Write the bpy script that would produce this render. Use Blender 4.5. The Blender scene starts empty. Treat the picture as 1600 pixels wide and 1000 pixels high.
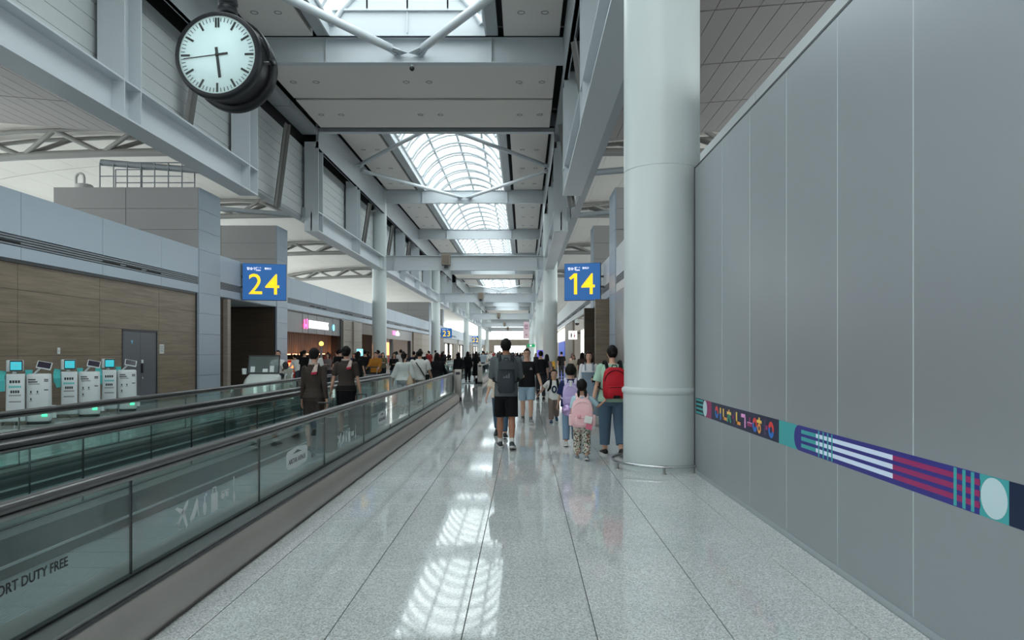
import bpy, bmesh, math, random
from math import sin, cos, pi, radians, sqrt
from mathutils import Vector, Matrix

random.seed(7)
scene = bpy.context.scene
COL = scene.collection

# ------------------------------------------------------------------ camera, world, exposure
cam_data = bpy.data.cameras.new('camera')
cam = bpy.data.objects.new('camera', cam_data)
COL.objects.link(cam)
cam.location = (0, 0, 1.6)
cam.rotation_euler = (pi / 2, 0, 0)
cam_data.sensor_width = 36.0
cam_data.lens = 36.0 * 1112 / 1600
cam_data.shift_x = -(819 - 800) / 1600
cam_data.shift_y = (550 - 500) / 1600
cam_data.clip_end = 600
scene.camera = cam

world = bpy.data.worlds.new('overcast_sky')
scene.world = world
world.use_nodes = True
wn = world.node_tree
bg = wn.nodes['Background']
bg.inputs['Color'].default_value = (0.95, 0.99, 1.0, 1)
bg.inputs['Strength'].default_value = 3.0

scene.view_settings.view_transform = 'Standard'
scene.view_settings.look = 'None'
scene.view_settings.gamma = 1.0
scene.view_settings.use_curve_mapping = False
scene.view_settings.exposure = 0.44
scene.cycles.max_bounces = 10
scene.cycles.diffuse_bounces = 5
scene.cycles.glossy_bounces = 4
scene.cycles.transmission_bounces = 6
scene.cycles.transparent_max_bounces = 24
scene.cycles.caustics_reflective = False
scene.cycles.caustics_refractive = False
scene.cycles.use_denoising = True


def portal(name, loc, rot, sx, sy):
    """Marks a glazed opening of the building so that daylight is sampled through it; gives no light itself."""
    ld = bpy.data.lights.new(name, 'AREA')
    ld.shape = 'RECTANGLE'
    ld.size = sx
    ld.size_y = sy
    ld.cycles.is_portal = True
    o = bpy.data.objects.new(name, ld)
    o.location = loc
    o.rotation_euler = rot
    COL.objects.link(o)


for y0, y1 in ((-40, -8), (-4, 25.6), (34.4, 97), (103, 180)):
    portal('skylight_portal', (-4.2, (y0 + y1) / 2, 13.0), (0, 0, 0), 5.6, y1 - y0)
portal('facade_portal', (-26.8, 80, 6.5), (0, -pi / 2, 0), 10, 260)
portal('facade_portal', (18.4, 80, 6.5), (0, pi / 2, 0), 10, 260)

# ------------------------------------------------------------------ helpers
class MB:
    """Collects boxes, tubes and polygons and links them as one mesh object."""

    def __init__(self):
        self.v, self.f, self.m, self.s = [], [], [], []

    def poly(self, pts, mi=0, smooth=False):
        b = len(self.v)
        self.v += [tuple(p) for p in pts]
        self.f.append(tuple(range(b, b + len(pts))))
        self.m.append(mi)
        self.s.append(smooth)
        return self

    def box(self, x0, x1, y0, y1, z0, z1, mi=0):
        if x0 > x1: x0, x1 = x1, x0
        if y0 > y1: y0, y1 = y1, y0
        if z0 > z1: z0, z1 = z1, z0
        b = len(self.v)
        self.v += [(x0, y0, z0), (x1, y0, z0), (x1, y1, z0), (x0, y1, z0), (x0, y0, z1), (x1, y0, z1), (x1, y1, z1), (x0, y1, z1)]
        for q in ((0, 3, 2, 1), (4, 5, 6, 7), (0, 1, 5, 4), (1, 2, 6, 5), (2, 3, 7, 6), (3, 0, 4, 7)):
            self.f.append(tuple(b + i for i in q))
            self.m.append(mi)
            self.s.append(False)
        return self

    def rings(self, rings, mi=0, smooth=True, cap=True, closed=False):
        """rings: lists of equal length; lofts them."""
        b = len(self.v)
        n = len(rings[0])
        for r in rings:
            self.v += [tuple(p) for p in r]
        k = len(rings)
        for i in range(k if closed else k - 1):
            i2 = (i + 1) % k
            for j in range(n):
                j2 = (j + 1) % n
                self.f.append((b + i * n + j, b + i * n + j2, b + i2 * n + j2, b + i2 * n + j))
                self.m.append(mi)
                self.s.append(smooth)
        if cap and not closed:
            e = len(self.v)
            self.v += [tuple(p) for p in rings[0]] + [tuple(p) for p in rings[-1]]     # caps keep their own normals
            self.f.append(tuple(e + j for j in reversed(range(n))))
            self.f.append(tuple(e + n + j for j in range(n)))
            self.m += [mi, mi]
            self.s += [False, False]
        return self

    def tube(self, pts, r, n=10, mi=0, smooth=True, closed=False):
        """round tube along points; r a number or one (or an (across, along) pair) per point."""
        pts = [Vector(p) for p in pts]
        k = len(pts)
        rr = r if isinstance(r, (list, tuple)) else [r] * k
        rings = []
        ref = None
        for i, p in enumerate(pts):
            if closed:
                d = pts[(i + 1) % k] - pts[i - 1]
            else:
                d = pts[min(i + 1, k - 1)] - pts[max(i - 1, 0)]
            d.normalize()
            if ref is None:
                ref = Vector((0, 0, 1)) if abs(d.z) < 0.9 else Vector((0, 1, 0))
            u = ref - d * ref.dot(d)
            u.normalize()
            ref = u
            w = d.cross(u)
            ra, rb = rr[i] if isinstance(rr[i], (list, tuple)) else (rr[i], rr[i])
            rings.append([p + w * (ra * cos(2 * pi * j / n)) + u * (rb * sin(2 * pi * j / n)) for j in range(n)])
        return self.rings(rings, mi, smooth, closed=closed)

    def ball(self, c, rx, ry=None, rz=None, n=12, k=8, mi=0):
        ry = rx if ry is None else ry
        rz = rx if rz is None else rz
        rings = []
        for i in range(k + 1):
            t = -pi / 2 + pi * i / k
            cr = max(cos(t), 0.02)
            rings.append([(c[0] + rx * cr * cos(2 * pi * j / n), c[1] + ry * cr * sin(2 * pi * j / n), c[2] + rz * sin(t)) for j in range(n)])
        return self.rings(rings, mi)

    def lathe(self, prof, c=(0, 0, 0), axis='z', n=32, mi=0, smooth=True, cap=True):
        """prof: (radius, height) pairs round an axis through c."""
        rings = []
        for r, h in prof:
            ring = []
            for j in range(n):
                a = 2 * pi * j / n
                x, y = r * cos(a), r * sin(a)
                if axis == 'z':
                    ring.append((c[0] + x, c[1] + y, c[2] + h))
                elif axis == 'y':
                    ring.append((c[0] + x, c[1] + h, c[2] - y))
                else:
                    ring.append((c[0] + h, c[1] + x, c[2] + y))
            rings.append(ring)
        return self.rings(rings, mi, smooth, cap)

    def prism(self, outline, d, mi=0):
        """outline: points of a flat polygon; d: extrusion vector."""
        d = Vector(d)
        a = [Vector(p) for p in outline]
        b = [p + d for p in a]
        n = len(a)
        self.poly(list(reversed(a)), mi)
        self.poly(b, mi)
        for j in range(n):
            self.poly([a[j], a[(j + 1) % n], b[(j + 1) % n], b[j]], mi)
        return self

    def rbox(self, x0, x1, y0, y1, z0, z1, r=0.02, mi=0, k=3):
        """box with rounded vertical edges and softened top and bottom."""
        def outline(ins):
            pts = []
            rr = max(r - ins, 0.001)
            for cx, cy, a0 in ((x1 - r, y1 - r, 0), (x0 + r, y1 - r, pi / 2), (x0 + r, y0 + r, pi), (x1 - r, y0 + r, 1.5 * pi)):
                for i in range(k + 1):
                    a = a0 + pi / 2 * i / k
                    pts.append((cx + rr * cos(a), cy + rr * sin(a)))
            return pts
        e = min(r, (z1 - z0) / 2) * 0.6
        prof = [(e, z0), (e * 0.3, z0 + e * 0.3), (0, z0 + e), (0, z1 - e), (e * 0.3, z1 - e * 0.3), (e, z1)]
        rings = [[(x, y, z) for x, y in outline(i)] for i, z in prof]
        return self.rings(rings, mi)

    def xf(self, M):
        self.v = [tuple(M @ Vector(p)) for p in self.v]
        return self

    def mesh(self, name, mats):
        me = bpy.data.meshes.new(name)
        me.from_pydata(self.v, [], self.f)
        me.polygons.foreach_set('material_index', self.m)
        me.polygons.foreach_set('use_smooth', self.s)
        for m in (mats if isinstance(mats, (list, tuple)) else [mats]):
            me.materials.append(m)
        me.update()
        return me

    def build(self, name, mats, parent=None, loc=None):
        return link(name, self.mesh(name, mats), parent, loc)


def link(name, data, parent=None, loc=None):
    o = bpy.data.objects.new(name, data)
    COL.objects.link(o)
    if parent is not None:
        o.parent = parent
    if loc is not None:
        o.location = loc
    return o


def empty(name, loc=(0, 0, 0), rz=0.0):
    o = bpy.data.objects.new(name, None)
    COL.objects.link(o)
    o.location = loc
    o.rotation_euler = (0, 0, rz)
    o.empty_display_size = 0.2
    return o


def tag(o, label=None, cat=None, group=None, kind=None):
    if label: o['label'] = label
    if cat: o['category'] = cat
    if group: o['group'] = group
    if kind: o['kind'] = kind
    return o


def thing(name, label, cat, loc=(0, 0, 0), rz=0.0, group=None, kind=None):
    return tag(empty(name, loc, rz), label, cat, group, kind)


def dup(root, loc, rz=None, label=None):
    r = root.copy()
    COL.objects.link(r)
    r.location = loc
    if rz is not None: r.rotation_euler = (0, 0, rz)
    if label: r['label'] = label
    def rec(o, new):
        for ch in o.children:
            c = ch.copy()
            COL.objects.link(c)
            c.parent = new
            rec(ch, c)
    rec(root, r)
    return r


def text_mesh(s, size, name, mat, depth=0.004, align='CENTER', sx=1.0, bold=0.0):
    cu = bpy.data.curves.new('txt', 'FONT')
    cu.body = s
    cu.size = size
    cu.extrude = depth
    cu.offset = bold * size
    cu.align_x = align
    cu.resolution_u = 3
    o = bpy.data.objects.new('txt', cu)
    me = bpy.data.meshes.new_from_object(o)
    me.name = name
    bpy.data.objects.remove(o)
    if sx != 1.0:
        me.transform(Matrix.Diagonal((sx, 1, 1, 1)))
    me.materials.clear()
    me.materials.append(mat)
    return me


def put(me, name, M, parent=None):
    """place a mesh drawn in the xy plane with a matrix."""
    me.transform(M)
    return link(name, me, parent)


def frame_mat(origin, right, up):
    """matrix taking x to right, y to up, z to right x up, at origin."""
    r = Vector(right).normalized()
    u = Vector(up).normalized()
    n = r.cross(u)
    M = Matrix(((r.x, u.x, n.x, origin[0]), (r.y, u.y, n.y, origin[1]), (r.z, u.z, n.z, origin[2]), (0, 0, 0, 1)))
    return M


# ------------------------------------------------------------------ materials
def mat(name, color, rough=0.5, metal=0.0, spec=None, emit=None, estr=0.0, bump=None, vary=None, coat=0.0):
    """bump: (scale, strength); vary: (scale, amount) soft brightness variation of the colour itself."""
    m = bpy.data.materials.new(name)
    m.use_nodes = True
    nt = m.node_tree
    p = nt.nodes['Principled BSDF']
    p.inputs['Base Color'].default_value = (*color, 1)
    p.inputs['Roughness'].default_value = rough
    p.inputs['Metallic'].default_value = metal
    if spec is not None: p.inputs['Specular IOR Level'].default_value = spec
    if coat: p.inputs['Coat Weight'].default_value = coat
    if emit:
        p.inputs['Emission Color'].default_value = (*emit, 1)
        p.inputs['Emission Strength'].default_value = estr
    if bump or vary:
        tc = nt.nodes.new('ShaderNodeTexCoord')
    if bump:
        n = nt.nodes.new('ShaderNodeTexNoise')
        n.inputs['Scale'].default_value = bump[0]
        n.inputs['Detail'].default_value = 4
        b = nt.nodes.new('ShaderNodeBump')
        b.inputs['Strength'].default_value = bump[1]
        b.inputs['Distance'].default_value = 0.01
        nt.links.new(tc.outputs['Object'], n.inputs['Vector'])
        nt.links.new(n.outputs['Fac'], b.inputs['Height'])
        nt.links.new(b.outputs['Normal'], p.inputs['Normal'])
    if vary:
        n = nt.nodes.new('ShaderNodeTexNoise')
        n.inputs['Scale'].default_value = vary[0]
        n.inputs['Detail'].default_value = 3
        r = nt.nodes.new('ShaderNodeValToRGB')
        a = vary[1]
        r.color_ramp.elements[0].position = 0.3
        r.color_ramp.elements[1].position = 0.7
        r.color_ramp.elements[0].color = (*[c * (1 - a) for c in color], 1)
        r.color_ramp.elements[1].color = (*[min(1, c * (1 + a)) for c in color], 1)
        nt.links.new(tc.outputs['Object'], n.inputs['Vector'])
        nt.links.new(n.outputs['Fac'], r.inputs['Fac'])
        nt.links.new(r.outputs['Color'], p.inputs['Base Color'])
    return m


def srgb(r, g, b):
    def c(x):
        x /= 255
        return x / 12.92 if x <= 0.04045 else ((x + 0.055) / 1.055) ** 2.4
    return (c(r), c(g), c(b))


def glass_mat(name, tint, gloss=0.5, haze=0.0, rough=0.02):
    """clear sheet glass: lets light straight through, tinted, with a Fresnel reflection."""
    m = bpy.data.materials.new(name)
    m.use_nodes = True
    nt = m.node_tree
    nt.nodes.clear()
    out = nt.nodes.new('ShaderNodeOutputMaterial')
    tr = nt.nodes.new('ShaderNodeBsdfTransparent')
    tr.inputs['Color'].default_value = (*tint, 1)
    gl = nt.nodes.new('ShaderNodeBsdfGlossy')
    gl.inputs['Roughness'].default_value = rough
    gl.inputs['Color'].default_value = (0.95, 1, 1, 1)
    fr = nt.nodes.new('ShaderNodeFresnel')
    fr.inputs['IOR'].default_value = 1.5
    mu = nt.nodes.new('ShaderNodeMath')
    mu.operation = 'MULTIPLY'
    mu.inputs[1].default_value = gloss
    mx = nt.nodes.new('ShaderNodeMixShader')
    gm = nt.nodes.new('ShaderNodeNewGeometry')
    io = nt.nodes.new('ShaderNodeMapRange')          # same reflectance from both sides of the sheet
    io.inputs['To Min'].default_value = 1.5
    io.inputs['To Max'].default_value = 1 / 1.5
    nt.links.new(gm.outputs['Backfacing'], io.inputs['Value'])
    nt.links.new(io.outputs['Result'], fr.inputs['IOR'])
    nt.links.new(fr.outputs['Fac'], mu.inputs[0])
    nt.links.new(mu.outputs[0], mx.inputs['Fac'])
    last = tr
    if haze:
        df = nt.nodes.new('ShaderNodeBsdfTranslucent')
        df.inputs['Color'].default_value = (0.85, 0.95, 0.95, 1)
        m2 = nt.nodes.new('ShaderNodeMixShader')
        m2.inputs['Fac'].default_value = haze
        nt.links.new(tr.outputs[0], m2.inputs[1])
        nt.links.new(df.outputs[0], m2.inputs[2])
        last = m2
    nt.links.new(last.outputs[0], mx.inputs[1])
    nt.links.new(gl.outputs[0], mx.inputs[2])
    nt.links.new(mx.outputs[0], out.inputs['Surface'])
    return m


TILE = 0.757
TX0, TY0 = -1.106, 4.448


def granite(name, joints):
    m = bpy.data.materials.new(name)
    m.use_nodes = True
    nt = m.node_tree
    p = nt.nodes['Principled BSDF']
    geo = nt.nodes.new('ShaderNodeNewGeometry')
    n1 = nt.nodes.new('ShaderNodeTexNoise')
    n1.inputs['Scale'].default_value = 95
    n1.inputs['Detail'].default_value = 5
    n1.inputs['Roughness'].default_value = 0.7
    r1 = nt.nodes.new('ShaderNodeValToRGB')
    r1.color_ramp.elements[0].position = 0.36
    r1.color_ramp.elements[0].color = (*srgb(158, 161, 162), 1)
    r1.color_ramp.elements[1].position = 0.62
    r1.color_ramp.elements[1].color = (*srgb(250, 251, 250), 1)
    n2 = nt.nodes.new('ShaderNodeTexNoise')
    n2.inputs['Scale'].default_value = 1.1
    r2 = nt.nodes.new('ShaderNodeValToRGB')
    r2.color_ramp.elements[0].position = 0.3
    r2.color_ramp.elements[0].color = (0.88, 0.9, 0.9, 1)
    r2.color_ramp.elements[1].position = 0.7
    r2.color_ramp.elements[1].color = (1, 1, 1, 1)
    mx = nt.nodes.new('ShaderNodeMix')
    mx.data_type = 'RGBA'
    mx.blend_type = 'MULTIPLY'
    mx.inputs['Factor'].default_value = 1
    nt.links.new(geo.outputs['Position'], n1.inputs['Vector'])
    nt.links.new(geo.outputs['Position'], n2.inputs['Vector'])
    nt.links.new(n1.outputs['Fac'], r1.inputs['Fac'])
    nt.links.new(n2.outputs['Fac'], r2.inputs['Fac'])
    nt.links.new(r1.outputs['Color'], mx.inputs['A'])
    nt.links.new(r2.outputs['Color'], mx.inputs['B'])
    col = mx.outputs['Result']
    if joints:
        sep = nt.nodes.new('ShaderNodeSeparateXYZ')
        nt.links.new(geo.outputs['Position'], sep.inputs[0])
        facs = []
        for ax, off, w in (('X', TX0, 0.007), ('Y', TY0, 0.004)):
            a = nt.nodes.new('ShaderNodeMath'); a.operation = 'SUBTRACT'; a.inputs[1].default_value = off - TILE * 200 - w / 2
            b = nt.nodes.new('ShaderNodeMath'); b.operation = 'MODULO'; b.inputs[1].default_value = TILE
            c = nt.nodes.new('ShaderNodeMath'); c.operation = 'LESS_THAN'; c.inputs[1].default_value = w
            nt.links.new(sep.outputs[ax], a.inputs[0])
            nt.links.new(a.outputs[0], b.inputs[0])
            nt.links.new(b.outputs[0], c.inputs[0])
            facs.append(c)
        mm = nt.nodes.new('ShaderNodeMath'); mm.operation = 'MAXIMUM'
        nt.links.new(facs[0].outputs[0], mm.inputs[0])
        nt.links.new(facs[1].outputs[0], mm.inputs[1])
        m3 = nt.nodes.new('ShaderNodeMix')
        m3.data_type = 'RGBA'
        m3.inputs['B'].default_value = (*srgb(58, 60, 60), 1)
        nt.links.new(mm.outputs[0], m3.inputs['Factor'])
        nt.links.new(col, m3.inputs['A'])
        col = m3.outputs['Result']
    nt.links.new(col, p.inputs['Base Color'])
    p.inputs['Roughness'].default_value = 0.045
    p.inputs['Specular IOR Level'].default_value = 0.62
    return m


def wood_mat(name, c0, c1, axis='y', rough=0.45):
    m = bpy.data.materials.new(name)
    m.use_nodes = True
    nt = m.node_tree
    p = nt.nodes['Principled BSDF']
    geo = nt.nodes.new('ShaderNodeNewGeometry')
    mp = nt.nodes.new('ShaderNodeMapping')
    mp.inputs['Scale'].default_value = (0.5, 0.5, 9) if axis == 'y' else (6, 6, 0.4)
    n = nt.nodes.new('ShaderNodeTexNoise')
    n.inputs['Scale'].default_value = 1.6
    n.inputs['Detail'].default_value = 7
    n.inputs['Roughness'].default_value = 0.65
    r = nt.nodes.new('ShaderNodeValToRGB')
    r.color_ramp.elements[0].position = 0.32
    r.color_ramp.elements[0].color = (*c0, 1)
    r.color_ramp.elements[1].position = 0.68
    r.color_ramp.elements[1].color = (*c1, 1)
    nt.links.new(geo.outputs['Position'], mp.inputs['Vector'])
    nt.links.new(mp.outputs['Vector'], n.inputs['Vector'])
    nt.links.new(n.outputs['Fac'], r.inputs['Fac'])
    nt.links.new(r.outputs['Color'], p.inputs['Base Color'])
    p.inputs['Roughness'].default_value = rough
    return m


M_steel = mat('white_painted_steel', srgb(196, 202, 206), 0.38)
M_steel_mid = mat('grey_painted_steel', srgb(158, 164, 168), 0.42)
M_steel_warm = mat('warm_grey_painted_steel', srgb(150, 148, 144), 0.45)
M_column = mat('column_paint', srgb(200, 208, 208), 0.32, vary=(0.6, 0.02))
M_panel = mat('ceiling_panel_paint', srgb(222, 218, 212), 0.7)
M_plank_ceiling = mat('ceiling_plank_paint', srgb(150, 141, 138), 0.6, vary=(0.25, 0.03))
M_siding = mat('siding_paint', srgb(190, 194, 195), 0.5)
M_black = mat('black_void', (0.006, 0.006, 0.007), 0.8)
M_blackp = mat('black_plastic', (0.012, 0.012, 0.014), 0.4)
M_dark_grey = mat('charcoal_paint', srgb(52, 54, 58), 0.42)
M_fascia = mat('bluegrey_fascia', srgb(172, 184, 196), 0.45, vary=(0.4, 0.02))
M_fascia_slat = mat('fascia_louver_grey', srgb(128, 134, 140), 0.5)
M_tower = mat('tower_cladding', srgb(158, 156, 154), 0.5, vary=(0.3, 0.02))
M_pillar = mat('pillar_cladding', srgb(160, 172, 184), 0.4)
M_hoarding = mat('hoarding_film', srgb(164, 169, 173), 0.34, metal=0.5)
M_hoard_joint = mat('hoarding_joint', srgb(186, 196, 198), 0.4)
M_steel_brushed = mat('brushed_stainless', srgb(150, 150, 148), 0.33, metal=0.85, vary=(3, 0.04))
M_steel_skirt = mat('walkway_skirt_steel', srgb(184, 178, 172), 0.42, metal=0.55, vary=(2, 0.04))
M_chrome = mat('polished_stainless', srgb(190, 192, 194), 0.15, metal=1.0)
M_rubber = mat('handrail_rubber', srgb(82, 79, 78), 0.32, coat=0.4)
M_belt = mat('walkway_pallet', srgb(136, 144, 148), 0.5, metal=0.2)
M_skirt_dark = mat('walkway_inner_skirt', srgb(104, 106, 106), 0.4, metal=0.3)
M_glass = glass_mat('balustrade_glass', (0.86, 0.93, 0.915), 0.9)
M_glass_clear = glass_mat('clear_glass', (0.9, 0.96, 0.96), 0.8)
M_sky_glass = glass_mat('skylight_glass', (0.9, 0.97, 0.97), 0.4, haze=0.05)
M_glass_dark = glass_mat('shop_glass', (0.8, 0.84, 0.84), 0.7)
M_floor = granite('polished_granite', True)
M_tile = granite('polished_granite_tile', False)
M_grout = mat('floor_joint', srgb(52, 54, 54), 0.6)
M_wood = wood_mat('wood_veneer', srgb(110, 97, 81), srgb(140, 124, 105))
M_wood_dark = wood_mat('dark_wood_veneer', srgb(60, 48, 38), srgb(80, 66, 53))
M_wood_taupe = wood_mat('taupe_veneer', srgb(138, 128, 116), srgb(154, 144, 131))
M_door = mat('door_paint', srgb(88, 92, 98), 0.4)
M_white = mat('white_plastic', srgb(222, 228, 230), 0.35)
M_white_paint = mat('white_paint', srgb(216, 216, 212), 0.6)
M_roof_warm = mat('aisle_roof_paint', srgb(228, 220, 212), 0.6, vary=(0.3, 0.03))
M_strut = mat('strut_paint', srgb(118, 117, 115), 0.45)
M_clock = mat('clock_black', srgb(22, 24, 28), 0.45, spec=0.3)
M_fascia_right = mat('fascia_lightened', srgb(204, 208, 210), 0.4)  # fascia colour lightened to carry the reflected light on this side
M_teal = mat('turquoise_plastic', srgb(84, 196, 196), 0.4)
M_ink = mat('black_print', (0.02, 0.02, 0.022), 0.5)
M_grey_ink = mat('grey_print', srgb(120, 124, 128), 0.5)
M_decal = mat('white_decal', srgb(236, 242, 242), 0.5)
M_lamp_white = mat('lit_white', (0.9, 0.9, 0.88), 0.5, emit=(1, 0.98, 0.94), estr=3.0)
M_lamp_warm = mat('lit_warm', (0.9, 0.6, 0.4), 0.5, emit=(1, 0.45, 0.2), estr=4.0)
M_green_led = mat('green_led', (0.1, 0.9, 0.5), 0.4, emit=(0.1, 1, 0.45), estr=1.2)
M_sign_blue = mat('sign_blue', srgb(30, 88, 150), 0.4, emit=srgb(30, 88, 150), estr=0.55)
M_sign_yellow = mat('sign_yellow', srgb(250, 200, 20), 0.4, emit=srgb(250, 196, 20), estr=0.8)
M_sign_white = mat('sign_white_print', srgb(235, 235, 245), 0.4, emit=(0.9, 0.9, 1), estr=0.8)

# ------------------------------------------------------------------ the building: plan and levels (metres)
XC = -4.2                       # centre line of the concourse
GI, GO = -9.83, -10.5           # inner and outer edge of the left girders; the right ones mirror about XC
def mx(x): return 2 * XC - x
def sx_(x, s): return x if s < 0 else mx(x)
ZL0, ZL1 = 7.37, 8.33           # lower chord
ZU0, ZU1 = 11.35, 13.02         # upper chord
WALL_L, WALL_R = -11.7, 3.3     # shop fascias
YEND = 214.0

def structure(name, label=None, cat=None, loc=(0, 0, 0)):
    return tag(empty(name, loc), label, cat, None, 'structure')

# ---- floor: sub-floor with one slab per tile where tiles can be told apart
fl = MB().poly([(-60, -45, 0), (40, -45, 0), (40, 250, 0), (-60, 250, 0)]).build('floor', M_floor)
tag(fl, 'polished speckled grey granite floor of the concourse', 'floor', None, 'structure')
xs = [TX0 + TILE * k for k in range(-1, 5)]
tile_mesh = {}
def tile(x0, x1, y0, y1):
    key = (round(x1 - x0, 3), round(y1 - y0, 3))
    if key not in tile_mesh:
        w, d = (x1 - x0) / 2 - 0.003, (y1 - y0) / 2 - 0.0012
        e = 0.0012
        b = MB()
        b.rings([[(-w, -d, 0), (w, -d, 0), (w, d, 0), (-w, d, 0)], [(-w, -d, 0.005), (w, -d, 0.005), (w, d, 0.005), (-w, d, 0.005)],
                 [(-w + e, -d + e, 0.006), (w - e, -d + e, 0.006), (w - e, d - e, 0.006), (-w + e, d - e, 0.006)]], smooth=False)
        tile_mesh[key] = b.mesh('tile', M_tile)
    o = link('tile', tile_mesh[key], fl, ((x0 + x1) / 2, (y0 + y1) / 2, 0.0))
bounds = [-2.075] + xs[0:] + [2.255]
bounds = sorted(b for b in bounds if -2.08 <= b <= 2.26)
ty = [TY0 + TILE * k for k in range(-3, 16)]
MB().poly([(-2.075, ty[0], 0.001), (2.255, ty[0], 0.001), (2.255, ty[-1], 0.001), (-2.075, ty[-1], 0.001)]).build('tile_joint_bed', M_grout, fl)
for i in range(len(bounds) - 1):
    for j in range(len(ty) - 1):
        if bounds[i + 1] - bounds[i] > 0.05:
            tile(bounds[i], bounds[i + 1], ty[j], ty[j + 1])

# ---- hoarding: the temporary wall on the right, panels one metre wide
HX, HZ, HY1 = 2.263, 4.03, 9.42
wr = structure('wall_right', 'tall satin grey hoarding of metre-wide panels with a patterned stripe', 'wall')
pan = MB()
pan.rings([[(0, -0.4945, 0), (0, 0.4945, 0), (0, 0.4945, HZ), (0, -0.4945, HZ)],
           [(-0.017, -0.4945, 0), (-0.017, 0.4945, 0), (-0.017, 0.4945, HZ), (-0.017, -0.4945, HZ)],
           [(-0.018, -0.494, 0.002), (-0.018, 0.494, 0.002), (-0.018, 0.494, HZ - 0.002), (-0.018, -0.494, HZ - 0.002)]], smooth=False)
pme = pan.mesh('hoarding_panel', M_hoarding)
for k in range(-3, 10):
    yc = 8.64 - (k - 1) * 1.0 if k > 0 else 8.64 + 1.0 - k
    if yc > 9: continue
    link('hoarding_panel', pme, wr, (HX + 0.018, yc, 0))
MB().box(HX + 0.001, HX + 0.018, 9.139, HY1, 0, HZ).build('hoarding_panel', M_hoarding, wr)
MB().box(HX + 0.018, HX + 0.1, -8, HY1, 0, HZ - 0.004).build('hoarding_backing', M_hoarding, wr)
MB().box(HX + 0.0012, HX + 0.019, -1, 9.2, 0.02, HZ - 0.01).build('joint_strip', M_hoard_joint, wr)
MB().box(HX - 0.004, HX + 0.12, -8, HY1 + 0.01, HZ - 0.004, HZ + 0.016).build('top_trim', M_dark_grey, wr)
MB().box(HX - 0.006, HX + 0.11, HY1, HY1 + 0.03, 0, HZ + 0.02).build('end_trim', M_dark_grey, wr)
MB().box(HX - 0.006, HX + 0.001, -8, HY1, 0.0, 0.055).build('base_strip', M_steel_mid, wr)
MB().box(HX + 0.1, 3.25, HY1 - 0.08, HY1 - 0.02, 0, HZ).build('return_panel', M_hoarding, wr)

# printed stripe on the hoarding (flat print): colour patches in thin layers
C = dict(purple=srgb(46, 44, 128), magenta=srgb(150, 36, 96), teal=srgb(60, 158, 160), white=srgb(214, 226, 246), pale=srgb(188, 210, 216),
         navy=srgb(28, 30, 62), deep=srgb(8, 28, 62), black=srgb(14, 24, 32), red=srgb(214, 52, 52), blue=srgb(40, 110, 196),
         yellow=srgb(240, 196, 84), orange=srgb(236, 152, 70), green=srgb(50, 168, 120), pink=srgb(226, 150, 206), dim=srgb(70, 48, 92))
cm = {k: mat('print_' + k, v, 0.45) for k, v in C.items()}
ck = list(C)
cmats = [cm[k] for k in ck]
BZ0, BZ1 = 0.79, 0.998
def bz(t): return BZ0 + (BZ1 - BZ0) * t
mural = MB()
def patch(y0, y1, t0, t1, c, l=1):
    x = HX - 0.0003 * l - 0.0003
    mural.poly([(x, y1, bz(t0)), (x, y0, bz(t0)), (x, y0, bz(t1)), (x, y1, bz(t1))], ck.index(c))
def disc(yc, r, c, tc=0.5, l=3, a0=0.0, a1=2 * pi, r_in=0.0, n=28):
    x = HX - 0.0003 * l - 0.0003
    zc = bz(tc)
    for i in range(n):
        a, b = a0 + (a1 - a0) * i / n, a0 + (a1 - a0) * (i + 1) / n
        o = [(x, yc + r * cos(a), zc + r * sin(a)), (x, yc + r * cos(b), zc + r * sin(b))]
        if r_in:
            o += [(x, yc + r_in * cos(b), zc + r_in * sin(b)), (x, yc + r_in * cos(a), zc + r_in * sin(a))]
        else:
            o += [(x, yc, zc)]
        mural.poly(o, ck.index(c))
def fy(px): return 2516.0 / (px - 819)
# far end: black with turquoise bars, white disc, magenta
patch(9.0, 9.38, 0, 1, 'black')
for t in (0.06, 0.32, 0.58, 0.84):
    patch(9.0, 9.36, t, t + 0.12, 'teal', 2)
patch(8.6, 9.0, 0, 1, 'magenta')
patch(8.9, 9.0, 0, 1, 'black', 2)
disc(8.9, 0.1, 'pale')
# lettering field
patch(6.32, 8.6, 0, 1, 'navy')
def bar(yc, w, t0, t1, c): patch(yc - w / 2, yc + w / 2, t0, t1, c, 3)
def ring(yc, tc=0.5, r=0.07):
    disc(yc, r, 'red', tc, 3, 0.3, 0.3 + pi, r * 0.42, 14)
    disc(yc, r, 'blue', tc, 3, 0.3 + pi, 0.3 + 2 * pi, r * 0.42, 14)
ring(8.36)
bar(8.2, 0.045, 0.5, 0.8, 'yellow'); bar(8.2, 0.045, 0.14, 0.5, 'blue')
bar(8.08, 0.045, 0.2, 0.8, 'yellow'); patch(7.94, 8.1, 0.2, 0.36, 'orange', 3)
patch(7.78, 7.94, 0.56, 0.72, 'yellow', 3); bar(7.86, 0.04, 0.7, 0.84, 'orange')
for sgn in (-1, 1):
    x = HX - 0.0013
    mural.poly([(x, 7.86 + sgn * 0.0, bz(0.6)), (x, 7.86 + sgn * 0.03, bz(0.6)), (x, 7.86 + sgn * 0.085, bz(0.16)), (x, 7.86 + sgn * 0.045, bz(0.16))][::sgn], ck.index('green'))
bar(7.66, 0.04, 0.16, 0.84, 'dim'); patch(7.66, 7.73, 0.42, 0.58, 'magenta', 3)
bar(7.58, 0.045, 0.2, 0.82, 'yellow'); patch(7.44, 7.6, 0.2, 0.36, 'orange', 3)
patch(7.28, 7.42, 0.64, 0.82, 'pink', 3); bar(7.29, 0.045, 0.16, 0.7, 'pink')
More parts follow.
